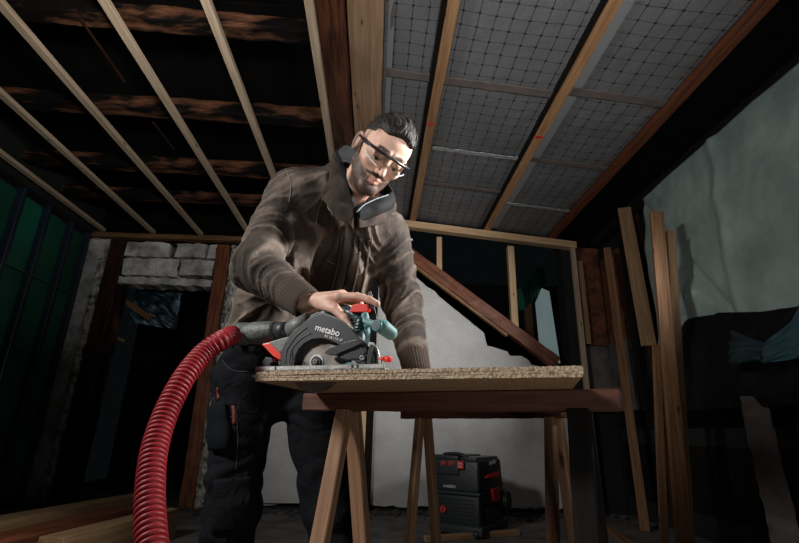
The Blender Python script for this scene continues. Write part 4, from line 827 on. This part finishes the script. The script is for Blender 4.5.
back = sm_(.01, -.03, L[:, 1]) * sm_(-.06, -.02, L[:, 2]) * inhead; blend((.035, .025, .020), np.clip(np.maximum(np.maximum(side, back * .9), sb * .8) * (.75 + nz * .4) * (ax_ * 0 + 1), 0, .9))
brow = sm_(.0075, .004, np.abs(L[:, 2] - .0300 + .12 * np.abs(ax_ - .028))) * sm_(.050, .044, ax_) * sm_(.008, .014, ax_) * (L[:, 1] > .06) * inhead; blend((.03, .02, .016), np.clip(brow * (.9 + nz), 0, .95))
lidl = sm_(.0028, .001, np.abs(L[:, 2] + .0025 + 4 * (ax_ - .031) ** 2)) * (np.abs(ax_ - .031) < .0135) * (L[:, 1] > .07) * inhead; blend((.02, .012, .010), lidl * .95)
nail = np.zeros(N0)
for a, b in (('i2', 'i3'), ('t2', 't3')):
    u = nrm(K[b] - K[a]); up_ = np.array([0, 0, 1.]) if a == 'i2' else -SF.y; dd = v - (K[b] + u * .001); al = dd @ u; upd = dd @ up_; nail = np.maximum(nail, (np.abs(al) < .006) * (upd > .0055) * (np.linalg.norm(dd, axis=1) < .0105))
blend((.62, .40, .34), nail * .8)
me = arr_mesh('body', v, q); vcol(me, col)
person = thing('person', ((hR[0] + hL[0]) / 2, (hR[1] + hL[1]) / 2, 0), 'man in a brown canvas jacket and clear safety glasses leaning over the saw', 'person')
body = mesh_obj('body', me, M['skin'], person)
# ---- hair
def f_hair(p):
    a = np.abs(p[..., 0]); q_ = np.stack([a, p[..., 1], p[..., 2]], -1)
    top = ell(q_, (0, -.004, .040), (.073, .097, .092)) ; front = ell(q_, (0, .045, .084), (.050, .042, .030)); d = smin(top, front, .03)
    side_ = ell(q_, (0, -.014, .030), (.0775, .0985, .090)); low = p[..., 2] - (.040 + .30 * np.clip(p[..., 1], -.02, .1) + 1.1 * np.minimum(p[..., 1] + .02, 0) * .8)
    d = smax(d, -(p[..., 2] - (.060 + .10 * p[..., 1])), .012); s2 = np.maximum(side_, -low); d = smin(d, s2, .006); hl = (p[..., 1] - .073) - .55 * (p[..., 2] - .062 + .06 * np.abs(p[..., 0])) ; d = smax(d, hl, .006)
    st = perlin(np.stack([p[..., 0] * 150, p[..., 1] * 26, p[..., 2] * 60], -1)) * .0028 + perlin(np.stack([p[..., 0] * 60 + p[..., 1] * 20, p[..., 1] * 22, p[..., 2] * 30], -1)) * .0040
    return d - st * np.clip((p[..., 2] - .05) / .03, .12, 1)
v, q = sdf_arrays(f_hair, (-.10, -.13, -.06), (.10, .12, .16), .0018)
mesh_obj('hair', arr_mesh('hair', HC_ + (v * HS) @ HM.T, q), M['hair'], person)
for s in (-1, 1):
    bm = bmesh.new(); bmesh.ops.create_uvsphere(bm, u_segments=20, v_segments=14, radius=.0118 * HS, matrix=Matrix.Translation(V(hw_((s * .031, .0785, .0025))))); mesh_obj('eye', bm, M['eyewhite'], person, None, True)
    bm = bmesh.new(); bmesh.ops.create_uvsphere(bm, u_segments=16, v_segments=10, radius=.0072 * HS, matrix=Matrix.Translation(V(hw_((s * .031, .0840, -.0045))))); mesh_obj('iris', bm, M['frame'], person, None, True)
# ---- safety glasses
M['pale_rim'] = mat('pale_rim', (.75, .76, .76), .2, spec=.6)
HMx = Matrix([[HM[i][0] * HS, HM[i][1] * HS, HM[i][2] * HS, HC_[i]] for i in range(3)] + [[0, 0, 0, 1]])
def gp(a, z, r=.086): return (r * math.sin(a), .028 + r * math.cos(a) * .98 - .0, z)
lens_a = [math.radians(t) for t in np.linspace(-56, 56, 45)]
bm = bmesh.new(); rows = []
for a in lens_a:
    t = abs(a) / math.radians(56); zt_ = .024 - .006 * t; zb_ = -.020 + .016 * t ** 2.2 + (.013 * math.exp(-(a / .13) ** 2)); rows.append([bm.verts.new(gp(a, zb_ + (zt_ - zb_) * k / 6)) for k in range(7)])
for i in range(len(rows) - 1):
    for k in range(6): bm.faces.new((rows[i][k], rows[i + 1][k], rows[i + 1][k + 1], rows[i][k + 1]))
glasses = mesh_obj('safety_lens', bm, M['lens'], person, HMx, True); glasses['label'] = 'clear wraparound safety lens'
mesh_obj('lens_frame', tube([gp(a, .024 - .006 * (abs(a) / math.radians(56)), .0872) for a in lens_a], .0047, 8), M['frame'], glasses, HMx, True)
for sgn in (-1, 1): mesh_obj('lens_rim', tube([gp(a, -.020 + .016 * (abs(a) / math.radians(56)) ** 2.2 + .013 * math.exp(-(a / .13) ** 2), .0865) for a in (sgn * np.radians(np.linspace(18 if sgn > 0 else 30, 55, 20)))], .0013 if sgn > 0 else .0007, 6), M['pale_rim'], glasses, HMx, True)
for s in (-1, 1):
    a0 = gp(s * math.radians(56), .016, .0872); pth = spline([a0, (s * .0800, .050, .012), (s * .0835, .01, .010), (s * .082, -.022, .004), (s * .078, -.040, -.012)], 26)
    bm = tube(pth, .0046, 8)
    for vv in bm.verts: pass
    mesh_obj('temple_arm', bm, M['frame'], glasses, HMx, True)
pth = spline([(.078, -.040, -.012), (.074, -.075, -.014), (.03, -.112, -.015), (-.03, -.112, -.015), (-.074, -.075, -.014), (-.078, -.040, -.012)], 40); mesh_obj('glasses_strap', tube(pth, .0032, 6), M['frame'], glasses, HMx, True)
# ---- jacket
segs = [(rs, re, .088, .070), (re, rw, .068, .046), (ls, le, .086, .066), (le, lw + np.array([0, .03, .03]), .066, .046)]
hem_n = nrm([.22, .22, 1]); hem_p = PY(232, 347, 1.70)
cuffR0 = rw + (re - rw) / np.linalg.norm(re - rw) * .075; lwj = lw + np.array([0, .03, .03]); cuffL0 = lwj + (le - lwj) / np.linalg.norm(le - lwj) * .075
def f_torso(p):
    t = smin(rcone(p, cR, wR, .112, .122), rcone(p, cL, wL, .110, .120), .06)
    t = smin(t, rcone(p, rs + (nb - rs) * .1, PY(334, 187, 1.52), .078, .086), .05); t = smin(t, rcone(p, ls + (nb - ls) * .1, nb + [.02, .04, -.03], .078, .080), .05)
    return smin(t, rcone(p, (wR + wL) / 2, (hR + hL) / 2, .14, .15), .06)
def f_jacket0(p):
    t = smax(f_torso(p), -((p - hem_p) @ hem_n), .012)
    aR = smin(rcone(p, segs[0][0], segs[0][1], .080, .068), rcone(p, re, cuffR0, .067, .050), .03); aL = smin(rcone(p, ls, le, .084, .066), rcone(p, le, cuffL0, .064, .050), .03)
    # open the neck
    d = smin(smin(t, aR, .022), aL, .024); neck = rcone(p, nb + (n1 - nb) * .05, n1, .046, .064); return smax(d, -neck, .008)
def disp(p):
    out = np.zeros(p.shape[:-1]); ds = []
    for a, b, r1, r2 in segs:
        ab = b - a; L_ = np.linalg.norm(ab); u = ab / L_; t = (p - a) @ u; e1 = nrm(np.cross(u, [0.3, 1, .2])); e2 = np.cross(u, e1); c1 = (p - a) @ e1; c2 = (p - a) @ e2; rr = np.sqrt(c1 ** 2 + c2 ** 2)
        dist_ = np.sqrt(rr ** 2 + np.maximum(0, np.maximum(-t, t - L_)) ** 2); ds.append((dist_, t, c1, c2, L_))
    for i, (dd, t, c1, c2, L_) in enumerate(ds):
        wgt = np.clip(1 - (dd - .085) / .05, 0, 1)
        fr_ = t / L_; bend = np.exp(-((fr_ - (.95 if i in (0, 2) else .12)) / .45) ** 2)
        s = t * (20 if i in (0, 2) else 24) + perlin(np.stack([t * 4, c1 * 6, c2 * 6 + i * 7], -1)) * .9 + c1 * 11 + c2 * 4
        n_ = 1 - np.abs(perlin(np.stack([s, c1 * 3.5 + i * 3, c2 * 3.5], -1))) * 2.2; n2_ = 1 - np.abs(perlin(np.stack([s * 1.9 + 9, c1 * 7, c2 * 7 + i], -1))) * 2.2
        g_ = np.clip(n_, 0, 1) ** 2 * .013 + np.clip(n2_, 0, 1) ** 2 * .005 - .006; val = g_ * (.45 + .75 * bend)
        out = out * (1 - wgt) + wgt * val
    armw = np.clip(1 - (np.min([x[0] for x in ds], 0) - .085) / .05, 0, 1)
    a1 = p[..., 0] * .8 + p[..., 2] * .55; a2 = -p[..., 0] * .55 + p[..., 2] * .8
    t1 = np.abs(perlin(np.stack([a1 * 15 + perlin(p * 6) * 1.2, a2 * 4.5, p[..., 1] * 6], -1))); t2 = np.abs(perlin(np.stack([a1 * 6 + 4, a2 * 19, p[..., 1] * 9], -1)))
    tors = np.clip(1 - t1 * 2.2, 0, 1) ** 2 * .017 + np.clip(1 - t2 * 2.2, 0, 1) ** 2 * .006 - .008; return out * armw + tors * (1 - armw)
f_jacket = lambda p: f_jacket0(p) - disp(p)
lo = np.minimum.reduce([rs, re, rw, ls, le, lw, cR, wR, hR]) - .16; hi = np.maximum.reduce([rs, re, ls, le, cL, wL, nb]) + .17; lo[2] = max(lo[2], .80)
v, q = sdf_arrays(f_jacket0, lo, hi, .0045)
nn_ = vnormals(v, q); dv_ = disp(v); v = v + nn_ * dv_[:, None]; me = arr_mesh('jacket', v, q)
fold_lit = sm_(-.003, .007, dv_ + .002 * perlin(v * 60)) * (.75 + .5 * perlin(v * 14)); fold_lit = np.clip(fold_lit, 0, 1); vcol(me, (.42 + 1.05 * fold_lit)[:, None] * np.array([1, 1, 1.0]))  # paler crests, darker hollows: fold light and shade as colour
jacket = mesh_obj('jacket', me, M['jacket'], person)
def ribbon(name, pix, wd, off, m, parent, n=40, th=.003, f=f_jacket, crown=.0):
    P_, N_ = [], []
    pp = spline([(a, b, 0) for a, b in pix], n)
    h_, n_h, ok = hits(f, pp[:, :2]); P_ = list(h_[ok]); N_ = list(n_h[ok])
    if len(P_) < 4: print('ribbon miss', name); return None
    P_ = np.array(P_); N_ = np.array(N_)
    for _ in range(3): P_[1:-1] = (P_[:-2] + P_[1:-1] * 2 + P_[2:]) / 4; N_[1:-1] = (N_[:-2] + N_[1:-1] + N_[2:]) / 3
    N_ /= np.linalg.norm(N_, axis=1)[:, None]; T_ = np.gradient(P_, axis=0); S_ = np.cross(T_, N_); S_ /= np.linalg.norm(S_, axis=1)[:, None]; bm = bmesh.new(); rows = []
    for i in range(len(P_)):
        prof_ = [(-.5, -.004), (-.5, 0), (-.42, th), (0, th + crown), (.42, th), (.5, 0), (.5, -.004)]; rows.append([bm.verts.new(V(P_[i] + S_[i] * wd * a + N_[i] * (off + b))) for a, b in prof_])
    for i in range(len(rows) - 1):
        for k in range(6): bm.faces.new((rows[i][k], rows[i][k + 1], rows[i + 1][k + 1], rows[i + 1][k]))
        bm.faces.new((rows[i][6], rows[i][0], rows[i + 1][0], rows[i + 1][6]))
    bm.faces.new(rows[0]); bm.faces.new(rows[-1]); return mesh_obj(name, bm, m, parent, None, True)
def seamline(pix, m=M['seam'], r=.0013, n=40, f=f_jacket, parent=None, name='seam'):
    P_ = []
    h_, n_h, ok = hits(f, spline([(a, b, 0) for a, b in pix], n)[:, :2]); P_ = list((h_ + n_h * .0006)[ok])
    if len(P_) > 3:
        P_ = np.array(P_); P_[1:-1] = (P_[:-2] + P_[1:-1] * 2 + P_[2:]) / 4
        if np.max(np.linalg.norm(np.diff(P_, axis=0), axis=1)) < .05: return mesh_obj(name, tube(P_, r, 6), m, parent or jacket, None, True)
    print('seam miss', pix[0])
pl = ribbon('zip_placket', [(353, 214), (349, 240), (344, 270), (337, 298), (332, 318)], .034, .001, M['jacket_plain'], jacket, crown=.003)
ribbon('zip', [(357, 214), (353, 240), (348, 270), (341, 298), (336, 318)], .008, .003, M['lining'], pl or jacket, crown=.001)
for pix in ([(336, 180), (322, 200), (316, 226), (322, 250)], [(372, 215), (372, 240), (366, 268), (358, 292)], [(300, 305), (320, 300), (345, 304), (364, 300)], [(236, 286), (248, 303), (262, 317)],
            [(286, 170), (291, 184), (289, 202)], [(318, 250), (330, 262), (343, 266)]): seamline(pix)
for k, (dx, y0, y1) in enumerate([(-9, 236, 300), (9, 238, 300), (17, 240, 296)]): ribbon('pleat', [(352 + dx, y0), (347 + dx * 1.1, (y0 + y1) / 2), (339 + dx * 1.2, y1)], .012, .000, M['jacket_plain'], jacket, th=.004, crown=.004)
ribbon('hem_band', [(226, 336), (245, 341), (268, 343), (282, 343)], .035, .000, M['rib'], jacket, th=.005, crown=.003)
pk = ribbon('pocket_flap', [(352, 305), (358, 304), (366, 300)], .020, .001, M['jacket_plain'], jacket, n=12)
h, nn2 = hit(f_jacket, 332, 229)
if h is not None: bm = bmesh.new(); bm_box(bm, h + nn2 * .002, (.004, .004, .016), bev=.001); mesh_obj('cloth_tab', bm, M['redplastic'], jacket)['label'] = 'small red cloth tab'
# ribbed cuffs
for (a, b, ra, rb) in ((cuffR0, rw + (rw - cuffR0) * .18, .050, .043), (cuffL0, lwj + (lwj - cuffL0) * .42, .050, .043)):
    u = nrm(b - a); e1 = nrm(np.cross(u, [0, 0, 1])); e2 = np.cross(u, e1); bm = bmesh.new(); rows = []; NR = 132
    for (t, r) in [(-.15, .92), (0, 1), (.15, 1.0), (.5, 1.0), (.85, 1.0), (1.0, .97), (1.02, .88), (.9, .80)]:
        c_ = a + (b - a) * t; R0 = (ra + (rb - ra) * max(t, 0)) * r; rows.append([bm.verts.new(V(c_ + (e1 * math.cos(2 * math.pi * k / NR) + e2 * math.sin(2 * math.pi * k / NR)) * (R0 + (.0012 if (k // 2) % 2 else -.0009)))) for k in range(NR)])
    for i in range(len(rows) - 1):
        for k in range(NR): bm.faces.new((rows[i][k], rows[i][(k + 1) % NR], rows[i + 1][(k + 1) % NR], rows[i + 1][k]))
    bm.faces.new(rows[0]); mesh_obj('cuff', bm, M['rib'], jacket, None, True)
# collar
CB = [(353, 228, 1.375), (334, 214, 1.385), (321, 192, 1.46), (327, 170, 1.58), (358, 178, 1.68), (394, 206, 1.64), (386, 222, 1.50), (358, 228, 1.390)]
CT = [(354, 207, 1.375), (347, 180, 1.385), (337, 153, 1.44), (346, 148, 1.55), (366, 160, 1.62), (391, 190, 1.58), (389, 198, 1.44), (358, 209, 1.375)]
def loft(cb, ct, th, nA=90, nB=14, out=.012, wav=.003, sc_=1.0):
    b_ = spline([PY(*c) for c in cb], nA); t_ = spline([PY(*c) for c in ct], nA); cen = (b_.mean(0) + t_.mean(0)) / 2
    def fn(u, v):
        iu = np.rint(u * (nA - 1)).astype(int); pb, pt = b_[iu], t_[iu]; p = pb + (pt - pb) * v[..., None]; o = p - cen; o[..., 2] = 0; o /= np.linalg.norm(o, axis=-1)[..., None]
        bul = out * np.sin(v * np.pi) + wav * perlin(p * 26) * 2; return cen + (p - cen) * sc_ + o * bul[..., None]
    p, q = bump_grid(fn, nA, nB); o = p - cen; o[:, 2] = 0; o /= np.linalg.norm(o, axis=1)[:, None]; n = len(p); P2 = np.vstack([p, p - o * th]); bq = (q + n)[:, ::-1]; i = np.arange(n).reshape(nA, nB); e = []
    for a in (i[0, :], i[-1, ::-1], i[::-1, 0], i[:, -1]): e.append(np.stack([a[:-1], a[1:], a[1:] + n, a[:-1] + n], -1))
    return P2, np.concatenate([q, bq] + e), t_
p, q, topl = loft(CB, CT, .007, out=.004, wav=.0065); col_ = mesh_obj('collar', arr_mesh('collar', p, q), M['collar'], jacket)
CT2 = [(a + .5, b - 3, y) for a, b, y in CT]; CB2 = [(a, b - 4, y) for a, b, y in CT]
p, q, topl = loft([(a, b + 14, y + .005) for a, b, y in CT], CT2, .010, sc_=.965); mesh_obj('collar_lining', arr_mesh('collar_lining', p, q), M['lining'], col_)['label'] = 'black collar lining'
mesh_obj('zip_tape', tube(spline([PY(357, 212, 1.345), PY(364, 205, 1.355), PY(376, 199, 1.38), PY(388, 195, 1.41)], 24), .0022, 6), M['trim_grey'], col_, None, True)
# ---- trousers
def down(p, px, py, y): t = PY(px, py, y); d = t - p; return p + d * ((.10 - p[2]) / d[2])
aR = down(hR, 231, 515, 1.76); aL = down(hL, 331, 515, 1.80); kR = hR + (aR - hR) * .5; kL = hL + (aL - hL) * .5; print('ankles', aR, aL)
def f_trou0(p):
    d = smin(rcone(p, hR, kR, .112, .086), rcone(p, kR, aR, .086, .072), .03); e = smin(rcone(p, hL, kL, .108, .086), rcone(p, kL, aL, .086, .072), .03); d = smin(d, e, .015); md = (hR + hL) / 2; d = smin(d, rcone(p, md, md - [0, 0, .065], .085, .060), .03)
    w_ = smin(rcone(p, hR + [0, 0, .02], wR + [.02, 0, -.03], .115, .105), rcone(p, hL + [0, 0, .02], wL + [-.02, 0, -.03], .11, .10), .06); d = smin(d, w_, .03); return smax(d, p[..., 2] - 1.12, .01)
def disp_t(p): return .009 * (np.abs(perlin(np.stack([p[..., 0] * 7, p[..., 1] * 7, p[..., 2] * 14 + perlin(p * 5)], -1))) * 2 - .4) + .006 * perlin(p * 9)
f_trou = lambda p: f_trou0(p) - disp_t(p)
lo = np.minimum(aR, hR) - .17; hi = np.maximum(aL, hL) + .17; lo[2] = .03; hi[2] = 1.15
v, q = sdf_arrays(f_trou0, lo, hi, .007); v = v + vnormals(v, q) * disp_t(v)[:, None]; tr = mesh_obj('trousers', arr_mesh('trousers', v, q), M['trousers'], person)
def ts(pix, m, r=.0016): return seamline(pix, m, r, 30, f_trou, tr, 'seam')
M['seam_dark'] = mat('grey_thread', (.018, .02, .023), .8)
ts([(214, 396), (217, 420), (216, 445)], M['seam_dark']); ts([(210, 414), (222, 418), (238, 416)], M['seam_dark']); ts([(222, 360), (232, 370), (248, 372)], M['seam_dark']); ts([(236, 408), (238, 440), (236, 470)], M['seam_dark'])
for pix, wd in (([(233, 406), (234, 414), (234, 424)], .010), ([(218, 388), (218, 393), (219, 399)], .009)): 
    o = ribbon('pocket_trim', pix, wd, .001, M['orange'], tr, n=10, f=f_trou)
    if o: o['label'] = 'small orange tab'
pkt = ribbon('holster_pocket', [(217, 406), (218, 420), (219, 438), (220, 448)], .085, .004, M['pocket'], tr, n=16, th=.012, f=f_trou, crown=.004)
ribbon('knee_pocket', [(233, 478), (232, 500), (231, 530)], .12, .002, M['trousers'], tr, n=16, th=.006, f=f_trou, crown=.003)
for px in (214, 219, 224): ribbon('tool_loop', [(px, 424), (px, 428), (px + .5, 434)], .005, .014, M['trim_grey'], tr, n=6, th=.001, f=f_trou)
for an, s in ((aR, -1), (aL, 1)):
    def f_boot(p, an=an):
        d = smin(rcone(p, an + [0, 0, .04], [an[0], an[1] + .02, .05], .056, .048), rcone(p, [an[0], an[1], .052], [an[0] - .01, an[1] - .16, .042], .050, .040), .03); return smax(d, .004 - p[..., 2], .004)
    v, q = sdf_arrays(f_boot, (an[0] - .12, an[1] - .26, -.02), (an[0] + .12, an[1] + .12, .24), .006); mesh_obj('boot', arr_mesh('boot', v, q), M['boot'], person)
